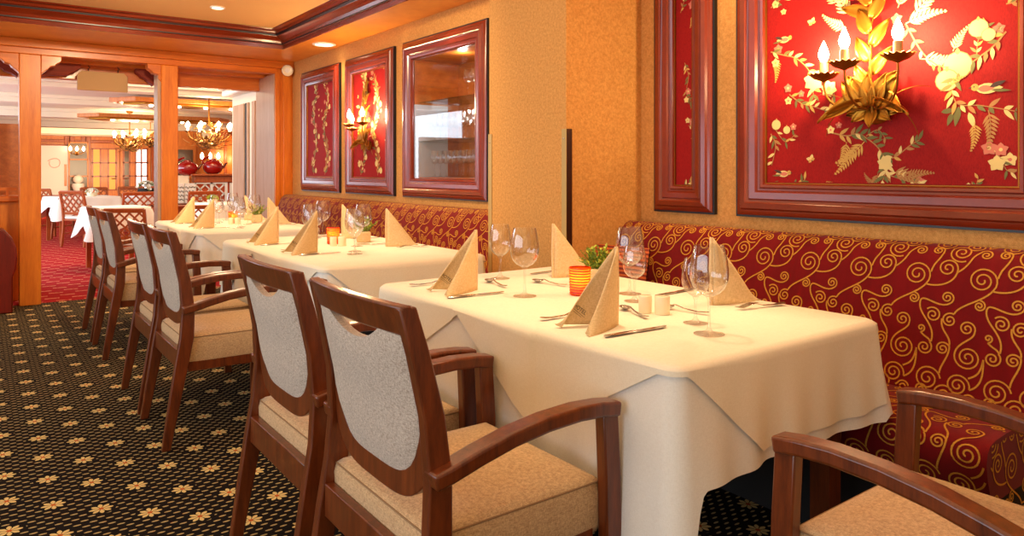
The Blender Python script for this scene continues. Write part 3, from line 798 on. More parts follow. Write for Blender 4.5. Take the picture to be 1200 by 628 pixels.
# ================================================================ CHAIRS
def post_poly(line, wid):
    f = []; r = []
    for (x, z), w_ in zip(line, wid): f.append((x+w_/2, z)); r.append((x-w_/2, z))
    return f + r[::-1]
def make_chair(label):
    t = thing('dining_armchair', label, 'chair', (0, 0, 0), 0)
    W = 0.262
    def lean(z): return 0.026*max(0, (z-0.45)/0.47)
    PL = [(0.0, 0.0), (0.03, 0.18), (0.062, 0.36), (0.082, 0.47), (0.088, 0.58), (0.078, 0.70), (0.052, 0.82), (0.025, 0.918)]
    PW = [0.034, 0.044, 0.054, 0.056, 0.052, 0.047, 0.042, 0.038]
    for s in (-1, 1):
        q = MB(); fr = list(zip(PL, PW)); R = []
        for (x, z), w_ in fr:
            o_ = s*lean(z); R.append([(x-w_/2, s*W-o_, z), (x+w_/2, s*W-o_, z), (x+w_/2, s*(W-0.03)-o_, z), (x-w_/2, s*(W-0.03)-o_, z)])
        q.rings(R); q.build('rear_leg', M['walnut'], t, bevel=0.004)
    FL = [(0.540, 0.0), (0.542, 0.30), (0.538, 0.48), (0.530, 0.625)]
    FW = [0.036, 0.048, 0.048, 0.046]
    for s in (-1, 1):
        q = MB(); q.prism(post_poly(FL, FW), 'y', s*(W+0.006), s*(W-0.026)); q.build('front_leg', M['walnut'], t, bevel=0.004)
        line = [(0.062, 0.585), (0.10, 0.592), (0.17, 0.611), (0.25, 0.629), (0.34, 0.641), (0.43, 0.645), (0.50, 0.641), (0.553, 0.633)]
        q = MB(); q.sweep_y(line, s*(W+0.018), s*(W-0.032), 0.034)
        q.build('armrest', M['walnut'], t, bevel=0.007, seg=3)
    # top rail, slightly bowed
    def bow(y): return -0.022*(1-(y/W)**2)
    q = MB(); R = []
    for i in range(13):
        y = (W-0.026)*(-1+2*i/12); dx = bow(y)
        R.append([(0.046+dx-0.014, y, 0.858), (0.046+dx+0.012, y, 0.858), (0.026+dx+0.012, y, 0.922), (0.026+dx-0.014, y, 0.922)])
    q.rings(R); q.build('top_rail', M['walnut'], t, bevel=0.005)
    # shield: upholstered pad and curved wooden lower band
    def cx(z, y):
        for (a, b_) in zip(PL, PL[1:]):
            if a[1] <= z <= b_[1]: x = a[0]+(b_[0]-a[0])*(z-a[1])/(b_[1]-a[1]); break
        else: x = PL[-1][0]
        return x + bow(y)*min(1, max(0, (z-0.45)/0.4))
    wi = W-0.030
    def zb(u): return 0.548+0.15*abs(u)**4.5
    def zt(u): return 0.862-0.038*max(0, 1-(u/0.6)**2)
    n = 20; m_ = 10
    q = MB(); fr = []; bk = []
    for i in range(n+1):
        u = -1+2*i/n; y = u*wi
        for j in range(m_+1):
            v = j/m_; z = zb(u)+(zt(u)-zb(u))*v
            yy = u*(wi-lean(z)); th = 0.010+0.012*((1-u**4)*(1-(2*v-1)**4))**0.5
            fr.append((cx(z, y)+th, yy, z)); bk.append((cx(z, y)-th, yy, z))
    K = m_+1
    fa = [(i*K+j, (i+1)*K+j, (i+1)*K+j+1, i*K+j+1) for i in range(n) for j in range(m_)]
    o1 = len(fr); q.add(fr+bk, fa + [tuple(o1+k for k in f[::-1]) for f in fa]
        + [(i*K, i*K+o1, (i+1)*K+o1, (i+1)*K) for i in range(n)] + [(i*K+m_, (i+1)*K+m_, (i+1)*K+m_+o1, i*K+m_+o1) for i in range(n)]
        + [(j, j+1, j+1+o1, j+o1) for j in range(m_)] + [(n*K+j, n*K+j+o1, n*K+j+1+o1, n*K+j+1) for j in range(m_)])
    q.build('backrest', M['chair_fabric'], t, smooth=50)
    q = MB(); R = []
    def zl(u): return 0.500+0.075*abs(u)**4.0
    for i in range(n+1):
        u = -1+2*i/n; y = u*wi
        a, c = zl(u), zb(u)+0.004
        ya, yc_ = u*(wi-lean(a)), u*(wi-lean(c)); R.append([(cx(a, y)-0.011, ya, a), (cx(a, y)+0.011, ya, a), (cx(c, y)+0.011, yc_, c), (cx(c, y)-0.011, yc_, c)])
    q.rings(R); q.build('back_band', M['walnut'], t, bevel=0.003)
    q = MB(); q.box(0.046, 0.070, -wi, wi, 0.335, 0.415); q.build('rear_rail', M['walnut'], t, bevel=0.003)
    q = MB(); q.box(0.09, 0.505, -W+0.03, -W+0.055, 0.315, 0.375); q.box(0.09, 0.505, W-0.055, W-0.03, 0.315, 0.375); q.box(0.495, 0.515, -W+0.055, W-0.055, 0.315, 0.375)
    q.build('seat_frame', M['walnut'], t)
    # seat cushion
    q = MB(); nx, ny = 10, 10; top = []; sx0, sx1, sy = 0.074, 0.530, W-0.028
    def out(u, v):  # rounded rectangle mapping
        return (sx0+(sx1-sx0)*(u+1)/2, v*sy)
    lay = []
    for z, ins in ((0.342, 0.006), (0.36, 0.0), (0.44, -0.004), (0.462, 0.002), (0.472, 0.014)):
        ring = []
        for k in range(40):
            s = k/10; e = int(s); f = (s-e)*2-1
            u, v = [(f, -1), (1, f), (-f, 1), (-1, -f)][e]
            cr = 0.05*max(0, abs(u)+abs(v)-1.7)
            x, y = out(u, v); cxm = (sx0+sx1)/2
            x = cxm+(x-cxm)*(1-ins/0.22-cr*0.35); y = y*(1-ins/0.23-cr*0.35)
            ring.append((x, y, z))
        lay.append(ring)
    q.rings(lay, True, False)
    last = lay[-1]; cxm = (sx0+sx1)/2
    for k2, zz in ((0.8, 0.478), (0.45, 0.484), (0.0, 0.486)):
        lay.append([(cxm+(x-cxm)*k2, y*k2, zz) for x, y, z in last] if k2 else None)
    q.rings([lay[4], lay[5], lay[6]], True, False)
    o2 = len(q.v); q.add([(cxm, 0, 0.486)]+lay[6], [(0, 1+k, 1+(k+1) % 40) for k in range(40)])
    q.add(lay[0], [tuple(range(40))])
    bmq = q
    me = bmq.build('seat', M['seat_fabric'], t, smooth=60)
    bm = bmesh.new(); bm.from_mesh(me.data); bmesh.ops.remove_doubles(bm, verts=bm.verts, dist=1e-5); bmesh.ops.recalc_face_normals(bm, faces=bm.faces); bm.to_mesh(me.data); bm.free()
    s_ = [(x*1.0, y*1.004, 0.4605) for x, y, z in lay[3]]; s_.append(s_[0])
    q = MB(); q.tube([((x-cxm)*1.006+cxm, y*1.004, z) for x, y, z in s_], 0.0022, 5); q.build('seam', M['piping'], me, smooth=60)
    for sx in (-1, 1):
        for xx in (0.0, 0.540):
            q = MB(); q.lathe([(0.013, 0.0), (0.013, 0.004)], 10, (xx, sx*(W-0.014), 0)); q.build('foot_glide', M['dark'], t)
    return t
TX0, TX1, TZ = 1.222, 2.085, 0.75
chair0 = make_chair('walnut armchair with oatmeal back nearest the camera, at the nearest table on the aisle')
chair0.location = (0.635, 1.465, 0)
CH = 'walnut armchairs along the aisle'
chair0['group'] = CH
for y, lb in ((2.065, 'second walnut armchair from the camera, tucked behind the nearest aisle chair'),
              (3.565, 'walnut armchair at the near aisle place of the middle table, its whole side in view'),
              (4.145, 'walnut armchair at the far aisle place of the middle table'),
              (5.385, 'walnut armchair at the near aisle place of the table by the columns'),
              (5.99, 'farthest walnut armchair of the aisle row, nearest the columns')):
    dup(chair0, (0.635, y, 0), 0, lb, CH)
dup(chair0, (1.555, 0.305, 0), radians(90), 'walnut armchair at the near end of the nearest table, cut by the picture corner', CH)

# ================================================================ TABLES
def rr_loop(x0, x1, y0, y1, r, step=0.012):
    pts = []
    segs = [((x0+r, y0), (x1-r, y0), (x1-r, y0+r), -90), ((x1, y0+r), (x1, y1-r), (x1-r, y1-r), 0), ((x1-r, y1), (x0+r, y1), (x0+r, y1-r), 90), ((x0, y1-r), (x0, y0+r), (x0+r, y0+r), 180)]
    for a, b_, c, ang in segs:
        L = hypot(b_[0]-a[0], b_[1]-a[1]); n = max(2, int(L/step))
        for i in range(n): t = i/n; pts.append((a[0]+(b_[0]-a[0])*t, a[1]+(b_[1]-a[1])*t))
        for i in range(6):
            th = radians(ang+90*i/6); pts.append((c[0]+r*cos(th), c[1]+r*sin(th)))
    return pts
def cloth(x0, x1, y0, y1, z, drop, outf, r=0.035, rows=18, th=0.0):
    """table cloth: top sheet and a hanging skirt; drop(x,y,side)->length, outf(p,t,side)->outward offset"""
    P = rr_loop(x0, x1, y0, y1, r); n = len(P); q = MB(); R = []
    nor = []
    for i in range(n):
        ax, ay = P[i-1]; bx, by = P[(i+1) % n]; L = hypot(bx-ax, by-ay); nor.append(((by-ay)/L, -(bx-ax)/L))
    edge = 0.012
    cxm, cym = (x0+x1)/2, (y0+y1)/2
    R.append([(cxm+(x-cxm)*0.5, cym+(y-cym)*0.75, z) for x, y in P])
    R.append([(x-nx*edge, y-ny*edge, z) for (x, y), (nx, ny) in zip(P, nor)])
    R.append([(x-nx*edge*0.35, y-ny*edge*0.35, z-edge*0.25) for (x, y), (nx, ny) in zip(P, nor)])
    for k in range(1, rows+1):
        t = (k-1)/(rows-1) if k > 1 else 0.012; ring = []
        for i in range(n):
            (x, y), (nx, ny) = P[i], nor[i]
            D = drop(x, y); o = outf(x, y, t, D)
            ring.append((x+nx*o, y+ny*o, z-edge*0.9-D*t))
        R.append(ring)
    q.rings(R, True, False)
    m0 = len(q.v); q.add(R[0], [tuple(range(n))])
    return q
def corner_d(x, y, x0, x1, y0, y1):
    return min(hypot(x-a, y-c) for a in (x0, x1) for c in (y0, y1))
def make_table(y0, y1, desc, first):
    x0, x1 = TX0, TX1; L = y1-y0; yc = (y0+y1)/2; xc = (x0+x1)/2
    off = Matrix.Translation((-xc, -yc, 0))
    t = thing('dining_table', 'dining table hidden under white and cream cloths, ' + desc, 'table', (xc, yc, 0), 0, 'cloth-covered dining tables')
    q = MB(); q.box(x0+0.022, x1-0.022, y0+0.022, y1-0.022, TZ-0.035, TZ-0.004); q.xf(off).build('tabletop', M['walnut'], t)
    for sx in (x0+0.10, x1-0.10):
        for sy in (y0+0.10, y1-0.10):
            q = MB(); q.box(sx-0.03, sx+0.03, sy-0.03, sy+0.03, 0, TZ-0.035); q.xf(off).build('leg', M['walnut'], t)
    def drop(x, y):
        c = corner_d(x, y, x0, x1, y0, y1)
        if x < x0+0.02: return 0.36 + 0.12*max(0, 1-c/0.30)**1.2
        k = max(0, 1-(x-x0-0.02)/0.05) if min(y-y0, y1-y) < 0.04 else 0
        base = 0.265 if x <= x1-0.03 else 0.25
        return base + 0.21*k*k
    rng = random.Random(int(y0*100)); ph = rng.uniform(0, 6)
    def outf(x, y, t_, D):
        c = corner_d(x, y, x0, x1, y0, y1); s = (x+y*1.0)
        fold = 0.009*sin(s*19+ph)*max(0, 1-c/0.5) + 0.006*sin(s*41+ph*2) + 0.006*sin(s*9+ph) + 0.004*sin(s*27+ph*3)
        return 0.004 + t_*(0.010 + 0.030*max(0, 1-c/0.22)**2*(1 if c < 0.22 else 0)) + t_**1.3*fold*0.9
    u = cloth(x0, x1, y0, y1, TZ, drop, outf)
    ob = u.xf(off).build('tablecloth', M['linen'], None, smooth=75); ob.location = (xc, yc, 0)
    tag(ob, 'long white under-cloth hanging to points at the corners of ' + desc, 'tablecloth', 'white under-cloths')
    # cream top cloth, laid diagonally: hems rise to the corners
    e = 0.006
    def drop2(x, y):
        if x < x0+0.03:      # aisle side
            a = (y-y0)/L
            if a < 0.335: d = 0.012+0.25*max(0, (a-0.03))/0.30
            elif a < 0.60: d = 0.262-0.25*(a-0.335)/0.265
            else: d = 0.012+0.25*min(1, (a-0.60)/0.30)
        elif x > x1-0.03:
            a = (y-y0)/L; d = 0.02+0.22*(1-abs(2*((a*2) % 1)-1))
        else:
            a = (x-x0)/(x1-x0); d = 0.012+0.22*min(1, max(0, (a-0.03))/0.30)
            if a > 0.85: d -= 0.02*(a-0.85)/0.15
        return max(d, 0.012)
    def outf2(x, y, t_, D):
        tt = min(1.0, t_*D/max(drop(x, y), 0.05))
        o = max(outf(x, y, tt, D), outf(x, y, tt*0.5, D))+0.006
        if x < x0+0.03 and 0.335 < (y-y0)/L < 0.62: o += 0.007
        return o
    v = cloth(x0-0.002, x1+0.002, y0-0.002, y1+0.002, TZ+0.003, drop2, outf2, rows=12)
    ob = v.xf(off).build('overlay_cloth', M['linen_top'], None, smooth=75); ob.location = (xc, yc, 0)
    tag(ob, 'cream top cloth laid slantwise over ' + desc, 'tablecloth', 'cream top cloths')
    return t
TT = [(1.055, 2.50, 'the nearest table'), (3.06, 4.66, 'the middle table'), (5.30, 6.78, 'the table by the columns')]
for i, (a, c, d) in enumerate(TT): make_table(a, c, d, i == 0)
ZT = TZ + 0.0035

# ---------------------------------------------------------------- table settings
def glass_profile(H, R, stem, foot):
    # outer then inner profile
    bz = stem; bh = H-stem
    o = [(0.001, 0.0), (foot, 0.0), (foot, 0.0015), (foot*0.6, 0.004), (0.010, 0.008), (0.0048, 0.016), (0.0036, stem*0.5), (0.0042, stem-0.010), (0.009, stem)]
    prof = [(0.28, 0.025), (0.55, 0.075), (0.80, 0.17), (0.95, 0.30), (1.0, 0.42), (0.985, 0.56), (0.93, 0.72), (0.85, 0.87), (0.77, 1.0)]
    o += [(R*a, bz+bh*k) for a, k in prof]
    i = [(R*a-0.0013, bz+bh*k) for a, k in prof[::-1]] + [(0.004, bz+0.008), (0.0005, bz+0.007)]
    return o, i
def make_glass(name, H, R, stem, foot, label, grp, n=28):
    t = thing(name, label, 'glass', (0, 0, 0), 0, grp)
    o, i = glass_profile(H, R, stem, foot)
    q = MB(); q.lathe(o[:9], n, cap=True); q.build('stem', M['glass_foot'], t, smooth=40)
    q = MB(); q.lathe(o[8:]+i, n, cap=False); q.build('bowl', M['glass'], t, smooth=50)
    return t
def make_napkin(label):
    t = thing('napkin', label, 'napkin', (0, 0, 0), 0, 'standing folded napkins')
    # local: diner towards -x; apex above the origin; two walls opening to the diner
    h = 0.212; Lw = 0.165
    for s in (-1, 1):
        q = MB(); n = 10; g = []
        for i in range(n+1):          # along the base, spine to diner
            for j in range(n+1):      # up to the sloping edge
                a = i/n; x = -Lw*a; y = s*(0.006+0.062*a+0.010*sin(pi*a)); zt = h*(1-a)+0.004
                k = j/n; z = zt*k
                y2 = y*(1-0.30*k*k)
                lift = 0.010*a*a*(1-k) if s > 0 else 0.0
                g.append((x*(1-0.04*k), y2, z+lift))
        q.add(g, [(i*(n+1)+j, i*(n+1)+j+1, (i+1)*(n+1)+j+1, (i+1)*(n+1)+j) for i in range(n) for j in range(n)])
        q.build('napkin_wing', M['napkin'], t, smooth=60, solid=0.0028, fix=False)
    q = MB(); q.tube([(0.001, 0, 0.0), (0.003, 0, h*0.5), (0.0, 0, h+0.002)], 0.006, 8); q.build('folded_spine', M['napkin'], t, smooth=60)
    # printed word on the inner face of the far wing
    cu = bpy.data.curves.new('print_text', 'FONT'); cu.body = 'HOTEL'; cu.size = 0.020; cu.align_x = 'CENTER'
    cu.extrude = 0.0
    tmp = bpy.data.objects.new('tmp', cu); C.objects.link(tmp)
    dg = bpy.context.evaluated_depsgraph_get(); me = bpy.data.meshes.new_from_object(tmp.evaluated_get(dg))
    C.objects.unlink(tmp); bpy.data.objects.remove(tmp)
    vs = [v.co.copy() for v in me.vertices]; fs = [tuple(p.vertices) for p in me.polygons]
    q = MB(); q.add([(v.x, v.y, 0) for v in vs], fs)
    q.box(-0.034, 0.034, -0.008, -0.0068, -0.0001, 0.0); q.box(-0.024, 0.024, -0.0135, -0.0125, -0.0001, 0.0)
    # lay along the sloping edge of the s=+1 wing, inner side
    dirx = Vector((-Lw, 0.062, -h)).normalized()
    xaxis = Vector((0.5, -0.2, 0.62)).normalized()
    q2 = MB()
    def wing(a, k):
        x = -Lw*a; y = (0.006+0.062*a+0.010*sin(pi*a)); zt = h*(1-a)+0.004; z = zt*k
        y2 = y*(1-0.30*k*k)
        return Vector((x*(1-0.04*k), y2, z+0.010*a*a*(1-k)))
    vv = []
    ca, sa = cos(radians(-35)), sin(radians(-35))
    for (x, y, z) in q.v:
        # rotate in the wing plane; wing plane coordinates: p along base (towards diner), r up
        px_ = x*ca - y*sa; pz_ = x*sa + y*ca
        bx = 0.099 - px_*0.80; bz = 0.040 + pz_*0.80
        a = min(0.97, max(0.02, bx/Lw)); zt = h*(1-a)+0.004; k = min(1, max(0, bz/zt))
        p = wing(a, k); vv.append((p.x, p.y-0.0024, p.z))
    q2.add(vv, q.f); q2.build('printed_lettering', M['ink'], t, fix=False)
    return t
def make_knife(label):
    t = thing('table_knife', label, 'knife', (0, 0, 0), 0, 'table knives')
    q = MB(); R = []
    for x, w_, h_ in ((0, 0.009, 0.005), (0.004, 0.014, 0.007), (0.05, 0.0155, 0.0075), (0.095, 0.013, 0.0065), (0.105, 0.010, 0.005)):
        R.append([(x, w_/2*cos(2*pi*k/10), 0.0045+h_/2*sin(2*pi*k/10)) for k in range(10)])
    q.rings(R); q.build('handle', M['steel'], t, smooth=40)
    q = MB(); pts = [(0.104, -0.005), (0.115, -0.008), (0.19, -0.0095), (0.215, -0.006), (0.226, 0.003), (0.218, 0.006), (0.115, 0.006), (0.104, 0.005)]
    q.prism(pts, 'z', 0.0035, 0.0055); q.build('blade', M['steel'], t, bevel=0.0006)
    return t
def arc(x):    # cutlery height curve
    return 0.0035 + 0.012*math.exp(-((x-0.135)/0.035)**2) + 0.004*math.exp(-((x)/0.03)**2)
def make_fork(label):
    t = thing('table_fork', label, 'fork', (0, 0, 0), 0, 'table forks')
    prof = [(0, 0.006), (0.008, 0.010), (0.04, 0.008), (0.09, 0.0045), (0.125, 0.005), (0.137, 0.012), (0.150, 0.0125)]
    q = MB(); R = []
    for x, w_ in prof:
        z = arc(x); R.append([(x, -w_, z), (x, w_, z), (x, w_, z+0.0022), (x, -w_, z+0.0022)])
    q.rings(R); q.build('handle', M['steel'], t, bevel=0.0008)
    for k in range(4):
        y = -0.0098+k*0.0065; q = MB(); R = []
        for x in (0.148, 0.165, 0.18, 0.195):
            z = arc(x)+(0.004 if x > 0.19 else 0); w_ = 0.0019 if x < 0.19 else 0.001
            R.append([(x, y-w_, z), (x, y+w_, z), (x, y+w_, z+0.002), (x, y-w_, z+0.002)])
        q.rings(R); q.build('tine', M['steel'], t)
    return t
def make_spoon(label):
    t = thing('dessert_spoon', label, 'spoon', (0, 0, 0), 0, 'dessert spoons')
    q = MB(); R = []
    for x, w_ in [(0, 0.005), (0.008, 0.0075), (0.04, 0.006), (0.085, 0.0032), (0.112, 0.0036), (0.122, 0.006)]:
        z = arc(x*1.2); R.append([(x, -w_, z), (x, w_, z), (x, w_, z+0.0022), (x, -w_, z+0.0022)])
    q.rings(R); q.build('handle', M['steel'], t, bevel=0.0008)
    q = MB(); R = []
    for i in range(7):
        rr = i/6
        R.append([(0.143+0.026*rr*cos(2*pi*k/18), 0.0165*rr*sin(2*pi*k/18), 0.003+0.0085*rr**2.2) for k in range(18)])
    q.rings(R, True, False); q.build('bowl', M['steel'], t, smooth=60, solid=0.0012)
    return t
def make_candle(label):
    t = thing('candle_holder', label, 'candle holder', (0, 0, 0), 0, 'lit candle holders')
    q = MB(); pr = [(0.031, 0.0)]
    for k in range(10):
        z = 0.003+k*0.0091; r = 0.034+0.003*(k/10); pr += [(r, z), (r+0.0022, z+0.0035), (r, z+0.007)]
    pr += [(0.037, 0.095), (0.034, 0.095), (0.031, 0.05), (0.029, 0.006), (0.0005, 0.006)]
    q.lathe(pr, 28, cap=False); q.build('glass_cup', M['amber'], t, smooth=60)
    q = MB(); q.lathe([(0.0005, 0.007), (0.022, 0.007), (0.022, 0.030), (0.0005, 0.029)], 16, cap=False); q.build('candle', M['ceramic'], t, smooth=40)
    q = MB(); q.lathe([(0.0005, 0.031), (0.008, 0.037), (0.0095, 0.047), (0.005, 0.060), (0.0005, 0.070)], 12, cap=False); q.build('flame', M['flame'], t, smooth=60)
    return t
def make_shaker(label, H=0.052, R=0.0195, nm='salt_shaker'):
    t = thing(nm, label, 'shaker', (0, 0, 0), 0)
    q = MB(); q.lathe([(0.0005, 0), (R*0.97, 0), (R, 0.002), (R, H-0.004), (R*0.96, H-0.001), (R*0.88, H), (0.0005, H)], 28, cap=False)
    q.build('body', M['ceramic'], t, smooth=40)
    q = MB()
    for k in range(5):
        a = 2*pi*k/5; q.lathe([(0.0011, H+0.0002), (0.0011, H+0.0004)], 6, (R*0.4*cos(a), R*0.4*sin(a), 0))
    q.build('pour_holes', M['ink'], t)
    return t
def make_plant(label, seed=1):
    t = thing('table_plant', label, 'plant', (0, 0, 0), 0, 'green table plants')
    rng = random.Random(seed)
    q = MB(); q.prism([(-0.045, -0.04), (0.045, -0.04), (0.045, 0.04), (-0.045, 0.04)], 'z', 0, 0.062); q.build('pot', M['napkin'], t, bevel=0.006)
    q = MB()
    for k in range(46):
        a = rng.uniform(0, 2*pi); e = rng.uniform(0.15, 1.35); L = rng.uniform(0.05, 0.085)
        d = Vector((cos(a)*cos(e), sin(a)*cos(e), sin(e)))
        base = Vector((rng.uniform(-0.03, 0.03), rng.uniform(-0.03, 0.03), 0.058))
        tip = base+d*L+Vector((0, 0, 0.008))
        q.tube([base, (base+tip)/2+Vector((0, 0, 0.006)), tip], 0.0014, 4, 0)
        for j in range(9):
            p = base.lerp(tip, 0.35+0.65*j/8); aa = rng.uniform(0, 2*pi); ee = rng.uniform(-0.3, 1.1)
            dd = (Vector((cos(aa)*cos(ee), sin(aa)*cos(ee), sin(ee)))+d*0.6).normalized(); s = dd.cross(Vector((0, 0, 1)))
            s = s.normalized() if s.length > 0.01 else Vector((1, 0, 0)); l = rng.uniform(0.012, 0.021); u_ = s.cross(dd)*0.0015
            q.add([p, p+dd*l*0.5+s*l*0.30+u_, p+dd*l, p+dd*l*0.5-s*l*0.30+u_], [(0, 1, 2, 3)], rng.choice((0, 0, 1)))
    q.build('foliage', [M['leaf_green'], M['leaf_light']], t, fix=False)
    return t

GL = {'big': make_glass('wine_glass', 0.232, 0.050, 0.098, 0.040, 'x', 'large wine glasses on the tables'),
      'small': make_glass('water_glass', 0.182, 0.039, 0.075, 0.034, 'x', 'small stemmed glasses on the tables')}
NAP = make_napkin('x'); KN = make_knife('x'); FK = make_fork('x'); SPN = make_spoon('x')
CAN = make_candle('x'); SAL = make_shaker('x'); PEP = make_shaker('x', 0.054, 0.0225, 'pepper_shaker'); PLA = make_plant('x')
used = set()
def put(proto, x, y, rz, label, z=ZT):
    if id(proto) in used: return dup(proto, (x, y, z), rz, label)
    used.add(id(proto)); proto.location = (x, y, z); proto.rotation_euler = (0, 0, rz); proto['label'] = label
    return proto
D = pi
# nearest table, measured one by one
n0 = 'of the nearest table'
put(NAP, 1.425, 1.445, 0, 'sand-coloured napkin folded upright at the near aisle place ' + n0)
put(NAP, 1.435, 2.165, 0, 'sand-coloured napkin folded upright at the far aisle place ' + n0)
put(NAP, 1.875, 1.475, D, 'sand-coloured napkin folded upright at the near banquette place ' + n0)
put(NAP, 1.845, 2.225, D, 'sand-coloured napkin folded upright at the far banquette place ' + n0 + ', before the pillar')
put(GL['big'], 1.535, 1.215, 0, 'large wine glass nearest the near end of the nearest table, foremost of the glasses')
put(GL['small'], 1.615, 1.325, 0, 'small stemmed glass just behind the foremost large wine glass')
put(GL['small'], 1.725, 1.665, 0, 'small stemmed glass beside the salt shaker on the nearest table')
put(GL['big'], 1.815, 1.775, 0, 'large wine glass in front of the banquette corner, behind the upright near aisle napkin')
put(GL['big'], 1.495, 1.955, 0, 'large wine glass left of the amber candle on the nearest table')
put(GL['small'], 1.66, 2.33, 0.2, 'small stemmed glass behind the large wine glass left of the amber candle').scale = (1.12, 1.12, 1.18)
put(CAN, 1.665, 1.865, 0, 'lit ribbed amber candle glass in the middle of the nearest table')
put(SAL, 1.615, 1.515, 0, 'cream ceramic salt shaker, the left of the pair on the nearest table')
put(PEP, 1.638, 1.468, 0, 'wider cream ceramic pepper shaker, the right of the pair on the nearest table')
put(PLA, 1.865, 1.985, 0.3, 'bushy yellow-green plant behind the amber candle on the nearest table')
def ang(x0, y0, x1, y1): return atan2(y1-y0, x1-x0)
put(KN, 1.285, 1.345, ang(1.285, 1.345, 1.54, 1.335), 'steel knife right of the near aisle napkin on the nearest table')
put(KN, 1.255, 2.065, ang(1.255, 2.065, 1.49, 2.05), 'steel knife right of the far aisle napkin on the nearest table')
put(KN, 2.06, 1.70, ang(2.06, 1.70, 1.83, 1.68), 'steel knife beside the near banquette napkin, behind the shakers')
put(KN, 2.04, 2.36, ang(2.04, 2.36, 1.81, 2.34), 'steel knife beside the far banquette napkin, towards the pillar')
put(FK, 2.06, 1.335, ang(2.06, 1.335, 1.86, 1.375), 'steel fork on the banquette side of the nearest table, tines towards the wine glasses')
put(FK, 1.285, 1.605, ang(1.285, 1.605, 1.47, 1.60), 'steel fork tucked left of the near aisle napkin on the nearest table')
put(FK, 1.275, 2.365, ang(1.275, 2.365, 1.47, 2.35), 'steel fork tucked left of the far aisle napkin on the nearest table')
put(FK, 2.05, 2.06, ang(2.05, 2.06, 1.86, 2.09), 'steel fork beside the far banquette napkin near the plant')
put(SPN, 1.545, 1.44, ang(1.545, 1.44, 1.60, 1.60), 'dessert spoon lying behind the near aisle napkin, before the shakers')
put(SPN, 1.545, 2.13, ang(1.545, 2.13, 1.575, 2.32), 'dessert spoon lying beyond the far aisle napkin of the nearest table')
put(SPN, 1.735, 1.375, ang(1.735, 1.375, 1.71, 1.53), 'dessert spoon between the shakers and the small stemmed glass')
put(SPN, 1.74, 2.02, ang(1.74, 2.02, 1.71, 2.19), 'dessert spoon between the amber candle and the far banquette napkin')
def lay(ya, yb, d, last):
    for (y, nm) in ((ya, 'near'), (yb, 'far')):
        put(NAP, 1.425, y, 0.06, f'sand-coloured napkin folded upright at the {nm} aisle place of {d}')
        put(NAP, 1.845, y+0.03, D-0.05, f'sand-coloured napkin folded upright at the {nm} banquette place of {d}')
        put(KN, 1.29, y-0.11, 0.0, f'steel knife at the {nm} aisle place of {d}')
        put(KN, 2.04, y+0.16, D, f'steel knife at the {nm} banquette place of {d}')
        put(FK, 1.285, y+0.14, 0.0, f'steel fork at the {nm} aisle place of {d}')
        put(FK, 2.04, y-0.10, D, f'steel fork at the {nm} banquette place of {d}')
        put(GL['big'], 1.55, y-0.20, 0, f'large wine glass at the {nm} aisle place of {d}')
        put(GL['small'], 1.60, y-0.09, 0, f'small stemmed glass at the {nm} aisle place of {d}')
        put(GL['big'], 1.80, y+0.24, 0, f'large wine glass at the {nm} banquette place of {d}')
        put(GL['small'], 1.72, y+0.15, 0, f'small stemmed glass at the {nm} banquette place of {d}')
    ym = (ya+yb)/2
    put(CAN, 1.665, ym+0.05, 0, f'lit ribbed amber candle glass on {d}')
    put(SAL, 1.62, ym-0.06, 0, f'cream ceramic salt shaker on {d}')
    put(PEP, 1.66, ym-0.09, 0, f'wider cream ceramic pepper shaker on {d}')
    put(PLA, 1.86, ym+0.06, 1.2, f'bushy yellow-green plant on {d}')
lay(3.66, 4.27, 'the middle table', False)
lay(5.72, 6.34, 'the table by the columns', True)
for y in (1.865, 4.015, 6.08): point_light('candle_light', (1.665, y, ZT+0.062), 1.1, (1.0, 0.50, 0.15), 0.012)

# glasses in the cabinet
cg = make_glass('cabinet_glass', 0.20, 0.034, 0.10, 0.030, 'x', 'wine glasses on the cabinet shelves', 12)
rows = []
for k in range(4):
    for r in range(2): rows.append((2.84+0.13*r, 4.13+0.085*k, 1.709, f'stemmed glass on the top cabinet shelf, {["first", "second", "third", "fourth"][k]} from the near end in the {["front", "back"][r]} row'))
for k in range(9):
    for r in range(2): rows.append((2.82+0.14*r, 4.16+0.083*k, 1.409, 'stemmed glass in the crowded row on the middle cabinet shelf'))
for k in range(9):
    for r in range(2): rows.append((2.82+0.14*r, 4.16+0.083*k, NZ0+0.016, 'stemmed glass in the crowded row on the cabinet floor'))
for i, (x, y, z, lb) in enumerate(rows):
    g = ('glasses on the top cabinet shelf' if z > 1.6 else 'glasses on the middle cabinet shelf' if z > 1.3 else 'glasses on the cabinet floor')
    if i == 0: cg.location = (x, y, z); cg['label'] = lb; cg['group'] = g
    else: dup(cg, (x, y, z), 0, lb, g)
point_light('cabinet_fill', (2.80, 4.4, 1.98), 3.5, (1, 0.9, 0.8), 0.03)  # added to brighten the niche and glasses, no lamp inside
point_light('cabinet_fill', (2.78, 4.3, 1.62), 6, (0.9, 0.95, 1.0), 0.03)

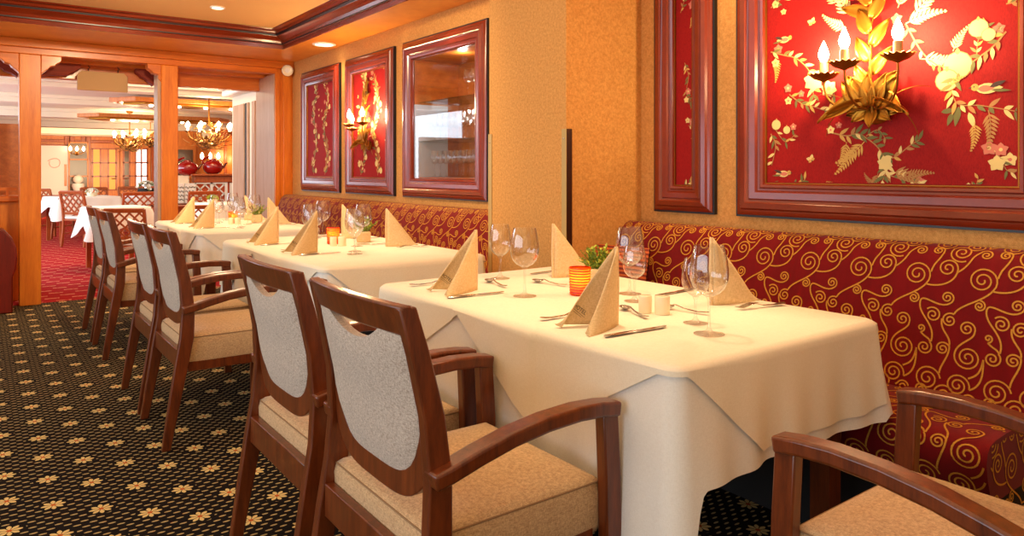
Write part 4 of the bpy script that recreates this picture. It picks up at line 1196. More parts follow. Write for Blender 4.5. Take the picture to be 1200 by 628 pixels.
# ================================================================ SCONCES
def gilt_leaf(q, base, d, L, W, curl, mi=0, roll=0.0, nrm=None):
    d = Vector(d).normalized(); base = Vector(base)
    n = Vector(nrm) if nrm else Vector((-1, 0, 0))
    s = d.cross(n).normalized(); n = s.cross(d).normalized()
    g = []; N = 9
    for i in range(N+1):
        t = i/N; w_ = W*sin(pi*(0.08+0.92*t)**0.75)*(1 if t < 1 else 0)+0.0005
        c = base + d*(L*(t-0.25*abs(curl)*t**3)) + n*(curl*L*t*t*0.8)
        for k in (-1, -0.5, 0, 0.5, 1):
            g.append(c + s*(w_/2*k) + n*(-0.10*W*(1-abs(k))*1.6 + 0.03*W*abs(k)))
    q.add(g, [(i*5+j, i*5+j+1, (i+1)*5+j+1, (i+1)*5+j) for i in range(N) for j in range(4)], mi)
def make_sconce(label):
    t = thing('wall_sconce', label, 'wall lamp', (WX-0.012, 0, 0), 0, 'gilt leaf wall lamps')
    rng = random.Random(2)
    q = MB(); q.lathe([(0.0005, 0.0), (0.052, 0.0), (0.058, 0.008), (0.046, 0.018), (0.020, 0.026), (0.0005, 0.028)], 20, cap=False)
    q.xf(Matrix.Translation((0, 0, 0.035)) @ Matrix.Rotation(-pi/2, 4, 'Y') @ Matrix.Scale(0.75, 4, (1, 0, 0))); q.build('wall_plate', M['gold_dark'], t, smooth=40)
    q = MB(); q.tube([(-0.025, 0, 0.03), (-0.045, 0, 0.10), (-0.04, 0, 0.22), (-0.03, 0.01, 0.34), (-0.03, -0.02, 0.45)], lambda s: 0.008*(1-0.6*s), 8); q.build('stalk', M['gold_dark'], t, smooth=60)
    q = MB()
    # tall palm of broad leaves up the stalk
    for k in range(9):
        z = 0.070+0.052*k; s = 1 if k % 2 else -1
        gilt_leaf(q, (-0.045, s*0.004, z), (-0.12, s*(0.70-0.03*k), 1.0), 0.128-0.002*k, 0.052, -0.34)
    gilt_leaf(q, (-0.03, 0, 0.50), (0, 0.15, 1), 0.12, 0.07, -0.2); gilt_leaf(q, (-0.03, 0, 0.46), (0, 0.9, 0.5), 0.14, 0.055, -0.3)
    gilt_leaf(q, (-0.03, 0, 0.40), (0, 1.0, 0.35), 0.15, 0.05, -0.2)
    # arching and drooping leaves at the foot
    for s, L in ((1, 0.19), (-1, 0.17)):
        gilt_leaf(q, (-0.05, s*0.02, 0.085), (-0.25, s*1.0, -0.15), L, 0.060, -0.35, nrm=(0.2, 0, 1))
        gilt_leaf(q, (-0.055, s*0.045, 0.10), (-0.3, s*1.0, -0.80), L*0.80, 0.058, 0.15)
        gilt_leaf(q, (-0.05, s*0.01, 0.09), (-0.2, s*0.75, 0.8), 0.13, 0.062, -0.35)
    for k in range(5):
        a = -1.1+0.55*k; gilt_leaf(q, (-0.055, 0.014*(k-2), 0.055), (-0.35, sin(a)*0.75, 0.9), 0.135, 0.062, -0.35)
    for k in range(7):
        a = -1.5+0.5*k; gilt_leaf(q, (-0.03, 0.03*sin(a), 0.05), (-0.3, sin(a), -0.45*cos(a)), 0.08, 0.050, -0.3)
    q.build('gilt_leaves', [M['gold']], t, smooth=70, solid=0.0012, fix=False)
    arms = [(0.156, -0.09, 0.180), (0.030, -0.17, 0.205), (-0.140, -0.13, 0.215)]
    for (y, x, z) in arms:
        q = MB(); q.tube(bez((-0.03, 0.0, 0.055), (-0.06, y*0.5, 0.03), (x, y*1.05, 0.06), (x, y, z-0.012), 12), 0.0042, 8); ar = q.build('arm', M['gold_dark'], t, smooth=60)
        q = MB(); n = 16; R = []
        for rr, zz in ((0.004, -0.022), (0.016, -0.016), (0.038, -0.006), (0.055, 0.008), (0.051, 0.010), (0.014, -0.002), (0.0008, -0.001)):
            R.append([(x+rr*(1+0.10*cos(k*pi)*(rr > 0.02))*cos(2*pi*k/32), y+rr*(1+0.07*cos(k*pi)*(rr > 0.02))*sin(2*pi*k/32), z+zz+0.003*(rr > 0.02)*cos(k*pi)) for k in range(32)])
        q.rings(R, True, False); q.build('drip_cup', M['gold_dark'], ar, smooth=50)
        q = MB(); q.lathe([(0.0165, 0.0), (0.0150, 0.055), (0.010, 0.058), (0.0005, 0.058)], 14, (x, y, z-0.002)); q.build('candle_sleeve', M['candle_sleeve'], ar, smooth=40)
        q = MB(); q.lathe([(0.009, 0.056), (0.018, 0.074), (0.020, 0.088), (0.013, 0.110), (0.004, 0.132), (0.0005, 0.138)], 14, (x, y, z-0.002), cap=False); q.build('bulb', M['bulb'], ar, smooth=60)
    # dark wispy twigs
    q = MB()
    for s in (1, -1):
        q.tube(bez((-0.04, s*0.03, 0.07), (-0.07, s*0.10, 0.09), (-0.06, s*0.16, 0.13), (-0.05, s*0.21, 0.11), 8), lambda a: 0.003*(1-0.7*a), 5)
        q.tube(bez((-0.04, s*0.04, 0.07), (-0.07, s*0.12, 0.06), (-0.06, s*0.16, 0.0), (-0.05, s*0.17, -0.05), 8), lambda a: 0.003*(1-0.7*a), 5)
    q.build('twigs', M['gold_dark'], t, smooth=60)
    return t, arms
SC, ARMS = make_sconce('large gilt leaf sconce with three lit candle bulbs on the big red panel')
SC.location = (WX-0.012, 1.362, 1.36)
dup(SC, (WX-0.012, 5.70, 1.36), None, 'smaller-looking gilt leaf sconce glowing on the panel beside the glass cabinet')
for sy, pw in ((1.362, 10.5), (5.70, 10.0)):
    for (y, x, z) in ARMS: point_light('sconce_light', (WX-0.012+x, sy+y, 1.36+z+0.088), pw, (1.0, 0.70, 0.36), 0.016)

# ---------------------------------------------------------------- ceiling fittings, speaker, sign
def downlight(loc, r, label, group=None, nm='ceiling_spotlight'):
    t = thing(nm, label, 'ceiling light', loc, 0, group)
    q = MB(); q.lathe([(r, 0.0), (r*1.25, 0.0), (r*1.22, -0.008), (r*1.0, -0.010), (r*0.92, 0.0)], 28, cap=False); q.build('trim_ring', M['white'], t, smooth=40)
    q = MB(); q.lathe([(0.0005, -0.003), (r*0.95, -0.003), (r*0.95, -0.001), (0.0005, -0.001)], 28, cap=False); q.build('lamp_face', M['lamp_face'], t)
    return t
downlight((1.52, 5.98, CZ), 0.045, 'small recessed spotlight in the tan ceiling')
downlight((2.53, 6.31, SZ), 0.085, 'flat round lamp set in the wooden soffit above the wall panels', None, 'soffit_lamp')
t = thing('wall_speaker', 'small round cream speaker high on the wooden end wall', 'speaker', (2.655, 7.60, 2.235))
q = MB(); q.box(-0.02, 0.02, -0.02, 0.005, -0.03, 0.03); q.build('bracket', M['ceramic'], t, bevel=0.004)
q = MB(); q.lathe([(0.0005, 0), (0.055, 0), (0.06, 0.02), (0.058, 0.05), (0.048, 0.056), (0.044, 0.05), (0.0005, 0.046)], 24, cap=False)
q.xf(Matrix.Translation((-0.02, -0.02, 0)) @ Matrix.Rotation(radians(90), 4, 'X') @ Matrix.Rotation(radians(-20), 4, 'Y')); q.build('housing', M['ceramic'], t, smooth=40)
q = MB(); q.lathe([(0.0005, 0.0485), (0.026, 0.0485), (0.024, 0.052), (0.0005, 0.053)], 20, cap=False)
q.xf(Matrix.Translation((-0.02, -0.02, 0)) @ Matrix.Rotation(radians(90), 4, 'X') @ Matrix.Rotation(radians(-20), 4, 'Y')); q.build('cone', M['white'], t, smooth=40)
t = thing('hanging_sign', 'blank beige sign with cut upper corners hanging on two hooks between the columns', 'sign', (0.97, 8.0, 1.95))
q = MB(); q.prism([(-0.215, 0), (0.215, 0), (0.215, 0.15), (0.18, 0.185), (-0.18, 0.185), (-0.215, 0.15)], 'y', -0.012, 0.012); q.build('board', M['beige_sign'], t, bevel=0.003)
for x in (-0.12, 0.13):
    q = MB(); q.tube([(x, 0, 0.17), (x, 0.0, 0.21), (x+0.012, 0, 0.222), (x, 0, 0.234), (x, 0, 0.30)], 0.005, 6); q.build('hook', M['hook'], t, smooth=60)

# ================================================================ LEFT CORNER
t = thing('sideboard_end', 'dark red wooden cabinet with a rounded end at the left edge by the column', 'cabinet', (-0.1, 7.30, 0))
prof = [(-0.55, 0.0), (0.33, 0.0), (0.33, 0.30), (0.352, 0.36), (0.360, 0.45), (0.352, 0.54), (0.325, 0.62), (0.27, 0.69), (0.19, 0.725), (-0.55, 0.73)]
q = MB(); q.prism(prof, 'y', -0.02, 0.24); q.build('body', M['dark_mahogany'], t, bevel=0.012)
q = MB(); q.box(-0.54, 0.12, -0.03, 0.25, 0.731, 0.75); q.build('top', M['cherry_h'], t, bevel=0.004)
t = thing('bar_counter', 'orange wooden bar counter with a shelf ledge behind the left column', 'counter', (-0.6, 7.95, 0))
q = MB(); q.box(-1.6, 0.90, 0.0, 0.45, 0, 0.90); q.build('body', M['cherry'], t, bevel=0.005)
q = MB(); q.box(-1.6, 0.93, -0.06, 0.48, 0.901, 0.95); q.build('ledge', M['cherry_h'], t, bevel=0.008)
q = MB(); q.box(-1.6, 0.88, 0.02, 0.05, 1.0, 1.03)
for x in (0.2, 0.5, 0.8): q.box(x, x+0.02, 0.02, 0.05, 0.95, 1.0)
q.build('gallery_rail', M['cherry_h'], t)
b = MB(); b.box(-5, 0.34, 9.0, 9.1, 0, 1.66); struct(b.build('wall_left_far', M['burl']))

# ================================================================ FAR DINING ROOM
FZ = 2.42
b = MB(); b.box(-5, 9, 7.95, 11.2, FZ, FZ+0.1); struct(b.build('ceiling_entry', M['lilac_white']))
b = MB(); b.box(-5, 9, 11.2, 25, FZ-0.04, FZ+0.08)
struct(b.build('ceiling_dining', M['cream_paint']))
b = MB()
for y in (11.2, 13.6, 16.5, 19.5, 22.2): b.box(-5, 9, y, y+0.35, FZ-0.14-0.012*(y-11), FZ-0.03); b.box(-5, 9, y-0.08, y+0.43, FZ-0.08-0.004*(y-11), FZ-0.03)
struct(b.build('ceiling_coffer', M['cream_paint'], bevel=0.01))
b = MB(); b.box(-5, 9, 23.4, 24.0, 2.16, FZ); b.box(-5, 9, 23.2, 24.0, 2.26, FZ); struct(b.build('trim_far_cornice', M['cream_paint'], bevel=0.01))
for i, (y, z0) in enumerate(((12.55, 2.20), (15.4, 2.13))):
    t = thing('ceiling_canopy', ('nearer', 'farther')[i] + ' long gilded octagonal ceiling canopy in the far dining room', 'ceiling light', (2.95-0.15*i, y, z0), 0, 'gilded ceiling canopies')
    pts = [(-1.35, 0), (-1.05, -0.42), (1.05, -0.42), (1.35, 0), (1.05, 0.42), (-1.05, 0.42)]
    q = MB(); q.prism(pts, 'z', 0.03, 0.10); q.build('canopy', M['far_wood'], t, bevel=0.01)
    q = MB(); q.prism([(x*0.86, y_*0.8) for x, y_ in pts], 'z', 0.0, 0.03); q.build('gilt_tray', M['gold'], t, bevel=0.01)
    for k in range(5):
        q = MB(); q.lathe([(0.0005, -0.03), (0.03, -0.025), (0.035, -0.008), (0.02, 0.0)], 12, (-0.8+0.4*k, -0.22, 0)); q.build('bulb', M['bulb'], t, smooth=50)
# far wall with doors
FY = 24.0
b = MB(); b.box(-5, 9.2, FY, FY+0.15, 0, FZ); struct(b.build('wall_far', M['far_wood']))
def fx(px): 
    l = (px-600)/F_; return FY*(sin(A_)+l*cos(A_))/(cos(A_)-l*sin(A_))
def fz(px, py):
    l = (px-600)/F_; d = FY/(cos(A_)-l*sin(A_)); return 1.18-(py-200)/F_*d
b = MB()
for px in (79, 84, 98, 103, 180): x = fx(px); b.box(x-0.07, x+0.07, FY-0.06, FY, 0, 2.16)
b.box(-5, 9, FY-0.05, FY, 1.98, 2.06)
struct(b.build('trim_far_wall', M['bistro_wood'], bevel=0.008))
def glazed_door(i, pa, pb, panes, pane_mats):
    x0, x1 = fx(pa), fx(pb); ztop = fz((pa+pb)/2, 168)
    t = MB(); t.box(x0, x1, FY-0.05, FY-0.01, 0, ztop)
    d = struct(t.build(f'door_{i}', M['far_wood'], bevel=0.006))
    gx0, gx1 = x0+0.10*(x1-x0)/0.9, x1-0.10*(x1-x0)/0.9; gz0, gz1 = 0.62, ztop-0.16
    n = len(pane_mats)
    for k, mm in enumerate(pane_mats):
        a = gx0+(gx1-gx0)*k/n; c = gx0+(gx1-gx0)*(k+1)/n
        q = MB(); q.box(a+0.01, c-0.01, FY-0.058, FY-0.052, gz0, gz1); q.build('glazing', mm, d)
    q = MB()
    for z in (gz0, gz0+(gz1-gz0)*0.33, gz0+(gz1-gz0)*0.66, gz1): q.box(gx0-0.03, gx1+0.03, FY-0.068, FY-0.05, z-0.02, z+0.02)
    for k in range(n+1):
        a = gx0+(gx1-gx0)*k/n; q.box(a-0.02, a+0.02, FY-0.068, FY-0.05, gz0, gz1)
    q.build('glazing_bars', M['bistro_wood'], d)
    q = MB(); xx = x1-0.09 if i == 1 else x0+0.09; q.tube([(xx, FY-0.05, 0.95), (xx, FY-0.11, 0.95), (xx-0.12*(1 if i == 1 else -1), FY-0.11, 0.95)], 0.015, 6); q.build('handle', M['steel'], d)
M['dim_pane'] = plain('dim_pane', rgb(96, 70, 50), 0.2)
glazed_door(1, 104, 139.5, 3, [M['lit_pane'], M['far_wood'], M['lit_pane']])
glazed_door(2, 140.5, 176, 3, [M['dim_pane'], M['far_wood'], M['daylight_pane'], M['daylight_pane']])
# pale projection board with a faint drawing
t = thing('framed_board', 'tall pale framed panel with a faint pink mark on the far wall', 'board', (fx(63), FY-0.06, 0.7))
w2 = (fx(77.5)-fx(44))/2
q = MB(); q.box(-w2-0.04, w2+0.04, 0.0, 0.05, -0.24, 1.22); q.build('frame', M['bistro_wood'], t, bevel=0.006)
q = MB(); q.box(-w2, w2, -0.012, 0.0, -0.2, 1.18); q.build('panel', M['white'], t)
q = MB(); q.tube(bez((-0.15, -0.014, 0.75), (0.05, -0.014, 0.9), (0.2, -0.014, 0.8), (0.12, -0.014, 0.62), 10) + bez((0.12, -0.014, 0.62), (0.0, -0.014, 0.5), (-0.15, -0.014, 0.6), (-0.1, -0.014, 0.75), 10)[1:], 0.012, 5)
q.build('faint_mark', plain('pale_rose', rgb(214, 176, 168), 0.7), t, smooth=60)
q = MB(); q.box(w2*0.72, w2*0.92, -0.02, -0.012, 0.05, 0.66); q.build('wooden_strip', M['far_wood'], t)
# mirrored niche with small lamp and the white vase
t = thing('mirror_niche', 'narrow dark mirror niche between the pale panel and the doors', 'mirror', (fx(91.5), FY-0.065, 0.5))
q = MB(); q.box(-0.22, 0.22, -0.03, 0.0, 0.0, 1.5); q.build('mirror_glass', M['dim_pane'], t)
q = MB()
for k in range(4): q.box(-0.24, 0.24, -0.05, -0.03, 0.02+0.48*k, 0.06+0.48*k)
q.box(-0.25, -0.21, -0.05, -0.03, 0, 1.5); q.box(0.21, 0.25, -0.05, -0.03, 0, 1.5); q.build('frame', M['far_wood'], t, bevel=0.005)
# small far wall lamps
def far_lamp(x, y, z, label, n=3):
    t = thing('candle_wall_lamp', label, 'wall lamp', (x, y, z), 0, 'candle wall lamps of the far room')
    q = MB(); q.lathe([(0.0005, -0.12), (0.06, -0.08), (0.04, 0.0), (0.0005, 0.02)], 10, cap=False); q.build('body', M['gold_dark'], t, smooth=50)
    for k in range(n):
        a = (k-(n-1)/2)*0.16
        q = MB(); q.tube(bez((0, 0, -0.05), (a*0.5, -0.05, -0.09), (a, -0.08, -0.06), (a, -0.08, 0.02), 6), 0.012, 6); q.build('arm', M['gold_dark'], t, smooth=60)
        q = MB(); q.lathe([(0.012, 0.02), (0.035, 0.06), (0.03, 0.11), (0.0005, 0.16)], 10, (a, -0.08, 0)); q.build('bulb', M['bulb'], t, smooth=60)
    return t
far_lamp(fx(89.5), FY-0.08, 1.72, 'candle wall lamp glowing on the mirror niche beside the doors')
# antler-like gilt chandeliers
M['antler_gold'] = plain('antler_gold', rgb(226, 176, 92), 0.4, 0.25)
M['antler_brown'] = plain('antler_brown', rgb(140, 92, 40), 0.45, 0.25)
def chandelier(x, y, zc, R, label, seed, ztop=2.36):
    t = thing('chandelier', label, 'chandelier', (x, y, zc), 0, 'gilt branch chandeliers')
    rng = random.Random(seed)
    q = MB(); q.tube([(0, 0, 0.1), (0, 0, ztop-zc)], 0.012, 6); q.lathe([(0.0005, ztop-zc), (0.07, ztop-zc), (0.05, ztop-zc-0.04), (0.0005, ztop-zc-0.05)], 12, cap=False); q.build('chain', M['gold_dark'], t, smooth=50)
    q = MB()
    for k in range(40):
        a = rng.uniform(0, 2*pi); r = R*rng.uniform(0.3, 0.8); z0 = rng.uniform(-0.28, -0.1)*R/0.36
        q.tube(bez((0, 0, z0), (cos(a)*r*0.6, sin(a)*r*0.6, z0-0.10), (cos(a)*r*1.1, sin(a)*r*1.1, z0), (cos(a+0.4)*r*1.1, sin(a+0.4)*r*1.1, z0+rng.uniform(0.05, 0.22)), 8), lambda s: 0.013*(1-0.7*s), 5, k % 2)
    for k in range(70):
        a = rng.uniform(0, 2*pi); r = R*rng.uniform(0.05, 0.85); z0 = rng.uniform(-0.30, 0.12)*R/0.36
        gilt_leaf(q, (cos(a)*r, sin(a)*r, z0), (cos(a), sin(a), rng.uniform(-0.6, 0.8)), 0.12, 0.05, 0.2, k % 2, nrm=(0, 0, 1))
    q.build('branches', [M['antler_gold'], M['antler_brown']], t, smooth=60, fix=False)
    for k in range(8):
        a = 2*pi*k/8+0.2; cx_, cy_ = cos(a)*R, sin(a)*R
        q = MB(); q.tube(bez((0, 0, -0.12), (cx_*0.5, cy_*0.5, -0.2), (cx_, cy_, -0.14), (cx_, cy_, -0.02), 8), 0.010, 6)
        q.lathe([(0.0005, -0.02), (0.045, -0.005), (0.04, 0.0), (0.0005, -0.008)], 10, (cx_, cy_, 0), cap=False); ar = q.build('arm', M['gold_dark'], t, smooth=60)
        q = MB(); q.lathe([(0.014, -0.005), (0.014, 0.05), (0.03, 0.075), (0.034, 0.095), (0.018, 0.125), (0.0005, 0.145)], 10, (cx_, cy_, 0), cap=False); q.build('bulb', M['bulb'], ar, smooth=60)
    point_light('chandelier_light', (x, y, zc+0.12), 38, WARM2, 0.15)
    return t
chandelier(2.92, 12.0, 1.80, 0.33, 'large gilt branch chandelier seen between the right column and the pale jamb', 1)
chandelier(2.45, 16.3, 1.83, 0.29, 'gilt branch chandelier in front of the glazed double doors', 2, 2.375)
chandelier(3.16, 18.2, 1.98, 0.30, 'gilt branch chandelier half hidden by the right column', 3, 2.375)

# right part of the far room: pilaster wall, partition with ledge
b = MB(); b.box(2.62, 2.78, 8.55, 9.6, 0, 2.12); struct(b.build('wall_pilaster', M['cream_paint'], bevel=0.006))
b = MB(); b.box(2.597, 2.62, 8.6, 8.72, 0.05, 2.0); b.box(2.60, 2.62, 9.05, 9.5, 0.05, 2.0); b.box(2.598, 2.62, 8.86, 8.92, 0.05, 2.0); struct(b.build('trim_pilaster', M['jamb'], bevel=0.006))
b = MB(); b.box(2.605, 2.621, 8.94, 9.0, 0.05, 2.0); struct(b.build('trim_pilaster_groove', M['dark']))
b = MB(); b.box(2.50, 2.8, 8.5, 9.65, 2.12, 2.2); b.box(2.44, 2.8, 8.45, 9.7, 2.2, 2.27); struct(b.build('trim_pilaster_cornice', M['white'], bevel=0.02))
b = MB(); b.box(3.9, 9.2, 15.9, 16.05, 0, 2.05); struct(b.build('wall_right_far', M['far_wood']))
b = MB()
for k in range(9):
    x = 3.95+0.22*k; b.box(x, x+0.05, 15.86, 15.9, 0, 1.98)
b.box(3.9, 9, 15.85, 15.9, 1.92, 2.05); b.box(3.88, 3.98, 15.8, 15.9, 0, 2.0)
struct(b.build('trim_right_far', M['bistro_wood'], bevel=0.006))
b = MB(); b.box(3.9, 9.0, 15.7, 15.8, 2.05, 2.09); struct(b.build('trim_cornice_right_far', M['cream_paint']))
far_lamp(4.42, 15.82, 1.34, 'pair of candle lamps glowing above the far wooden ledge, right of the red pots', 2)
far_lamp(3.85, 15.80, 1.40, 'candle lamps glowing behind the right-hand red pot', 3)
point_light('wall_lamp_light', (4.2, 15.5, 1.5), 14, WARM, 0.1)
# dark picture behind the left pot
t = thing('framed_mirror', 'dark framed mirror on the far wall behind the left-hand red pot', 'mirror', (3.55, 17.0, 0.9))
q = MB(); q.box(-0.35, 0.32, 0, 0.04, 0.1, 0.82); q.build('frame', M['far_wood'], t, bevel=0.01)
q = MB(); q.box(-0.28, 0.25, -0.012, 0.0, 0.18, 0.74); q.build('glass', M['dim_pane'], t)
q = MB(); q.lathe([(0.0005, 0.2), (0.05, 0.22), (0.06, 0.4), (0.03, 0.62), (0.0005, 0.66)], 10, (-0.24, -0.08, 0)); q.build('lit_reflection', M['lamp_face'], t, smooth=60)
b = MB(); b.box(3.1, 3.98, 17.05, 17.15, 0, 2.05); struct(b.build('wall_back_far', M['far_wood']))
PYF = 13.0
def qx(px): l = (px-600)/F_; return PYF*(sin(A_)+l*cos(A_))/(cos(A_)-l*sin(A_))
def qz(px, py): l = (px-600)/F_; return 1.18-(py-200)/F_*PYF/(cos(A_)-l*sin(A_))
t = thing('partition_screen', 'low wooden room divider with a white lattice screen beneath its ledge', 'room divider', ((qx(228)+qx(290))/2, PYF, 0))
xc_ = (qx(228)+qx(290))/2; hw = (qx(290)-qx(228))/2
q = MB(); q.box(-hw, hw, -0.02, 0.25, 0.0, 0.62); q.build('lower_panel', M['bistro_wood'], t, bevel=0.008)
q = MB(); q.box(-hw, hw, 0.0, 0.22, 0.98, 1.09); q.build('upper_panel', M['bistro_wood'], t, bevel=0.006)
q = MB(); q.box(-hw-0.06, hw, -0.06, 0.30, 1.091, 1.125); q.build('ledge', M['bistro_wood'], t, bevel=0.008)
q = MB(); q.box(-hw, hw, 0.06, 0.08, 0.62, 0.98); q.build('backing', plain('rust_fabric', rgb(186, 74, 28), 0.7), t)
q = MB()
W0 = hw*1.15
n = 9
for k in range(-3, n+3):
    for s in (1, -1):
        x0_ = -hw+0.02+k*0.155; a_ = (x0_, 0.63); b_ = (x0_+s*0.34, 0.97)
        lo, hi = -hw+0.01, -hw+W0*1.02
        pts = []
        for tt in (0.0, 1.0): pts.append((a_[0]+(b_[0]-a_[0])*tt, a_[1]+(b_[1]-a_[1])*tt))
        t0, t1 = 0.0, 1.0
        for lim, sg in ((lo, 1), (hi, -1)):
            for e in (0, 1): pass
        def xa(tt): return a_[0]+(b_[0]-a_[0])*tt
        ts = [i/40 for i in range(41) if lo <= xa(i/40) <= hi]
        if len(ts) > 2:
            q.bar((xa(ts[0]), 0.04, 0.63+0.34*ts[0]), (xa(ts[-1]), 0.04, 0.63+0.34*ts[-1]), 0.02, 0.028, up=(0, 1, 0))
q.box(-hw, -hw+0.03, 0.02, 0.06, 0.62, 0.98); q.box(-hw+0.26, -hw+0.30, 0.02, 0.06, 0.62, 0.98); q.box(-hw+W0, -hw+W0+0.04, 0.02, 0.06, 0.62, 0.98); q.box(-hw, -hw+W0, 0.02, 0.06, 0.955, 0.98); q.box(-hw, -hw+W0, 0.02, 0.06, 0.62, 0.645)
q.build('lattice', M['white'], t)
q = MB(); q.box(-hw+W0+0.08, hw-0.02, 0.03, 0.06, 0.63, 0.97); q.build('white_screen', M['white'], t)
# white half wall with framed white cards, left of the divider
b = MB(); b.box(2.5, qx(228)-0.07, PYF+0.05, PYF+0.2, 0, 1.10); o = struct(b.build('wall_low', M['cream_paint'], bevel=0.01))
for i, (pa, pb, lb) in enumerate(((203.5, 214.5, 'white lettered card leaning on the low wall, next to the right column'), (216, 228, 'wider white lettered card on the low wall, next to the lattice screen'))):
    xa_, xb_ = qx(pa), qx(pb)
    t = thing('menu_card', lb, 'card', ((xa_+xb_)/2, PYF-0.05, 0.63), 0, 'white lettered cards on the low wall')
    h2 = (xb_-xa_)/2
    q = MB(); q.box(-h2, h2, 0, 0.02, 0, 0.34); q.build('card', M['white'], t)
    rng = random.Random(i)
    for r in range(4):
        q = MB()
        for k in range(3):
            xx = -h2*0.65+h2*0.65*k; zz = 0.27-0.068*r
            q.tube(bez((xx-0.02, -0.002, zz), (xx, -0.002, zz+0.05), (xx+0.01, -0.002, zz-0.05), (xx+0.03, -0.002, zz+rng.uniform(-0.01, 0.02)), 6), 0.005, 4)
        q.build('lettering_row', M['ink'], t)
t = thing('bench_ledge', 'dark wooden bench back below the white cards and lattice', 'bench', (2.9, PYF-0.5, 0))
q = MB(); q.box(-0.75, 1.3, -0.05, 0.05, 0.0, 0.62); q.build('back_panel', M['bistro_wood'], t, bevel=0.01)
q = MB(); q.box(-0.77, 1.32, -0.08, 0.08, 0.621, 0.66); q.build('cap_rail', M['walnut'], t, bevel=0.008)
def red_pot(px, label):
    x = qx(px); z = 1.126 if px > 235 else 1.101
    t = thing('red_pot', label, 'pot', (x, PYF+0.12, z), 0, 'red glazed pots')
    q = MB(); q.lathe([(0.0005, 0), (0.09, 0), (0.14, 0.04), (0.165, 0.11), (0.15, 0.18), (0.10, 0.225), (0.05, 0.235), (0.0005, 0.235)], 24, cap=False); q.build('body', M['red_pot'], t, smooth=50)
    q = MB(); q.lathe([(0.06, 0.232), (0.055, 0.25), (0.02, 0.262), (0.0005, 0.264)], 16, cap=False); q.build('lid', M['red_pot'], t, smooth=50)
    q = MB(); q.tube(bez((-0.12, 0, 0.16), (-0.2, 0, 0.2), (-0.2, 0, 0.24), (-0.05, 0, 0.30), 8), 0.018, 6); q.build('handle', M['red_pot'], t, smooth=60)
    q = MB(); q.tube(bez((0.13, 0, 0.10), (0.2, 0, 0.12), (0.2, 0, 0.18), (0.24, 0, 0.19), 6), lambda s: 0.026*(1-0.5*s), 8); q.build('spout', M['dark_mahogany'], t, smooth=60)
red_pot(221.5, 'round glossy red pot on the white low wall beside the right column')
red_pot(251.5, 'round glossy red pot on the wooden ledge above the lattice screen')

# bistro chairs and tables of the far room
def make_bistro(label):
    t = thing('lattice_chair', label, 'chair', (0, 0, 0), 0, 'lattice-back chairs of the far room')
    W = 0.22
    for s in (-1, 1):
        q = MB(); q.sweep_y([(0.0, 0), (0.03, 0.25), (0.04, 0.45), (0.02, 0.65), (-0.03, 0.86)], s*W-0.016, s*W+0.016, 0.034); q.build('rear_leg', M['bistro_wood'], t, bevel=0.004)
        q = MB(); q.bar((0.43, s*W, 0), (0.42, s*W, 0.42), 0.034, 0.034); q.build('front_leg', M['bistro_wood'], t, bevel=0.004)
        q = MB(); q.bar((0.03, s*W, 0.20), (0.42, s*W, 0.22), 0.02, 0.02); q.build('stretcher', M['bistro_wood'], t)
    q = MB(); q.sweep_y([(-0.015, 0.82), (-0.028, 0.87)], -W, W, 0.03); q.build('top_rail', M['bistro_wood'], t, bevel=0.005)
    q = MB(); q.sweep_y([(0.04, 0.50), (0.036, 0.54)], -W, W, 0.024); q.build('lower_rail', M['bistro_wood'], t, bevel=0.004)
    q = MB()
    for k in range(-2, 5):
        for s in (1, -1):
            y0_ = -W+0.11*k+ (0 if s > 0 else 0.22); a = []
            for i in range(21):
                tt = i/20; y = y0_+s*0.30*tt
                if -W < y < W: a.append((y, 0.53+0.31*tt))
            if len(a) > 3:
                f = lambda z: 0.035-(z-0.53)*0.18
                q.bar((f(a[0][1]), a[0][0], a[0][1]), (f(a[-1][1]), a[-1][0], a[-1][1]), 0.02, 0.014, up=(1, 0, 0))
    q.build('lattice', M['bistro_wood'], t)
    q = MB(); q.box(0.03, 0.45, -W, W, 0.40, 0.43); q.build('seat_frame', M['bistro_wood'], t, bevel=0.006)
    q = MB(); q.box(0.04, 0.44, -W+0.01, W-0.01, 0.431, 0.47); q.build('seat_pad', M['linen'], t, bevel=0.015, seg=3)
    return t
bz = make_bistro('lattice-back wooden chair standing foremost on the red carpet')
a0 = radians(38)
bz.location = (1.17, 13.0, 0); bz.rotation_euler = (0, 0, a0)
for (x, y, r, lb) in ((0.88, 14.9, 35, 'lattice-back chair behind the foremost one, next to the left column'),
                      (1.24, 8.55, 62, 'lattice-back chair just behind the farthest walnut armchair'),
                      (2.0, 8.9, 75, 'lattice-back chair just right of the right column, behind the napkins'),
                      (1.9, 11.75, 95, 'lattice-back chair in the second row of the far room, left of the right column'),
                      (2.75, 11.6, 95, 'lattice-back chair in front of the bench under the white cards'),
                      (2.42, 15.9, -90, 'lattice-back chair in the third row in front of the glazed doors'),
                      (1.75, 15.6, -80, 'lattice-back chair facing the camera beyond the square far-room table')):
    dup(bz, (x, y, 0), radians(r), lb, None, 0.90 if y < 9 else None)
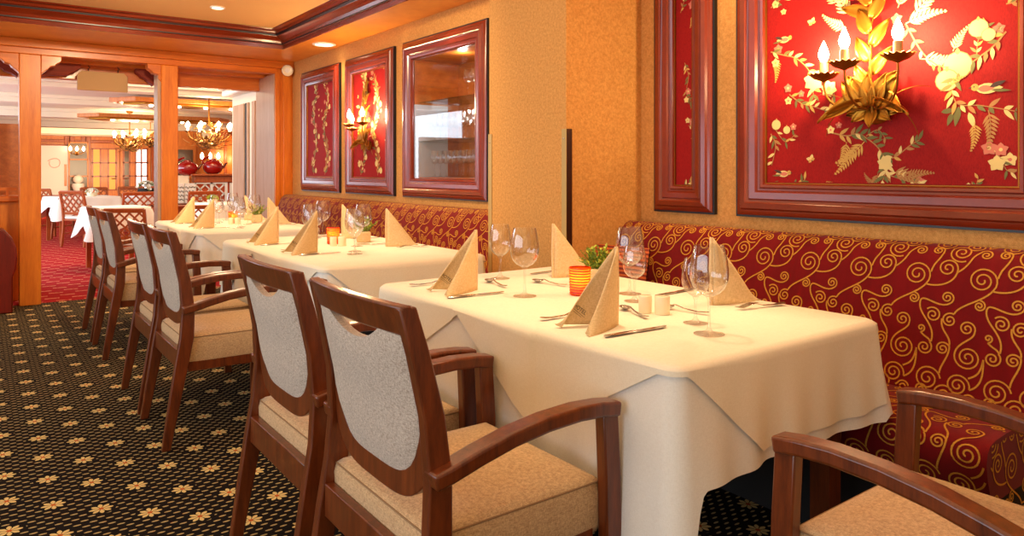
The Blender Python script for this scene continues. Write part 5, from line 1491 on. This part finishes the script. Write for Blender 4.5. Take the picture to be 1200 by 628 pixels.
def far_table(x, y, sx, sy, rot, label):
    t = thing('far_table', label, 'table', (x, y, 0), rot, 'white-clothed tables of the far room')
    q = MB(); q.box(-sx/2, sx/2, -sy/2, sy/2, 0.70, 0.735); q.build('tabletop', M['bistro_wood'], t)
    for a in (-1, 1):
        for c in (-1, 1):
            q = MB(); q.bar((a*(sx/2-0.07), c*(sy/2-0.07), 0), (a*(sx/2-0.07), c*(sy/2-0.07), 0.70), 0.05, 0.05); q.build('leg', M['bistro_wood'], t)
    def drop(px_, py_): c = corner_d(px_, py_, -sx/2, sx/2, -sy/2, sy/2); return 0.16+0.22*max(0, 1-c/0.4)
    def outf(px_, py_, t_, D_): c = corner_d(px_, py_, -sx/2, sx/2, -sy/2, sy/2); return 0.006+t_*(0.02+0.10*max(0, 1-c/0.3)+0.02*sin((px_+py_)*16))
    u = cloth(-sx/2, sx/2, -sy/2, sy/2, 0.745, drop, outf, rows=8).build('far_tablecloth', M['linen'], None, smooth=75)
    u.location = (x, y, 0); u.rotation_euler = (0, 0, rot)
    tag(u, 'white cloth on the ' + label, 'tablecloth', 'white cloths of the far room')
    return t
far_table(1.42, 14.25, 0.95, 0.9, radians(10), 'square far-room table behind the foremost lattice chair')
far_table(1.35, 9.95, 0.62, 0.62, radians(8), 'small far-room table beside the farthest walnut armchair')
far_table(2.75, 14.5, 1.1, 0.9, radians(4), 'long far-room table bearing the white flower bowl')
far_table(2.75, 10.2, 0.8, 0.7, radians(4), 'far-room table with yellow flowers, right of the right column')
def flowers(x, y, z, R, label, bowl, seed, col='flower_white'):
    t = thing('flower_bowl', label, 'flowers', (x, y, z), 0)
    rng = random.Random(seed)
    q = MB(); q.lathe([(0.0005, 0), (R*0.55, 0), (R*0.75, R*0.35), (R*0.7, R*0.6), (0.0005, R*0.58)], 16, cap=False); q.build('bowl', bowl, t, smooth=50)
    q = MB()
    for k in range(40):
        a = rng.uniform(0, 2*pi); e = rng.uniform(0, pi/2); r = R*0.8
        p = Vector((cos(a)*cos(e)*r, sin(a)*cos(e)*r, R*0.55+sin(e)*R*0.55))
        d = Vector((cos(a)*cos(e), sin(a)*cos(e), sin(e)+0.2)).normalized()
        for j in range(4):
            aa = j*pi/2+k; s = d.orthogonal().normalized(); s = Matrix.Rotation(aa, 3, d) @ s
            gilt_leaf(q, p, d*0.6+s, R*0.30, R*0.22, 0.2, 0 if rng.random() < 0.85 else 1, nrm=d)
    q.build('blossoms', [M[col], M['leaf_green']], t, smooth=60, fix=False)
    return t
flowers(2.42, 14.3, 0.747, 0.20, 'white flower bowl on the long far-room table before the doors', M['dark'], 1)
flowers(1.55, 14.1, 0.747, 0.11, 'small pot of white flowers and leaves on the square far-room table', M['ceramic'], 2)
flowers(2.50, 10.1, 0.747, 0.09, 'small yellow flowers on the far-room table right of the right column', M['ceramic'], 3, 'leaf_light')
t = thing('vase', 'white heart-shaped vase standing below the mirror niche', 'vase', (fx(90)-0.0, FY-0.35, 0.0))
q = MB(); q.box(-0.2, 0.2, -0.15, 0.15, 0, 0.5); q.build('stand', M['bistro_wood'], t, bevel=0.01)
q = MB(); q.lathe([(0.0005, 0.5), (0.05, 0.5), (0.10, 0.6), (0.16, 0.75), (0.14, 0.82), (0.0005, 0.83)], 16, cap=False); q.build('body', M['white'], t, smooth=60)
q = MB(); q.lathe([(0.05, 0.83), (0.12, 0.88), (0.13, 0.95), (0.09, 1.03), (0.0005, 1.06)], 14, cap=False); q.build('blossom', M['flower_white'], t, smooth=60)
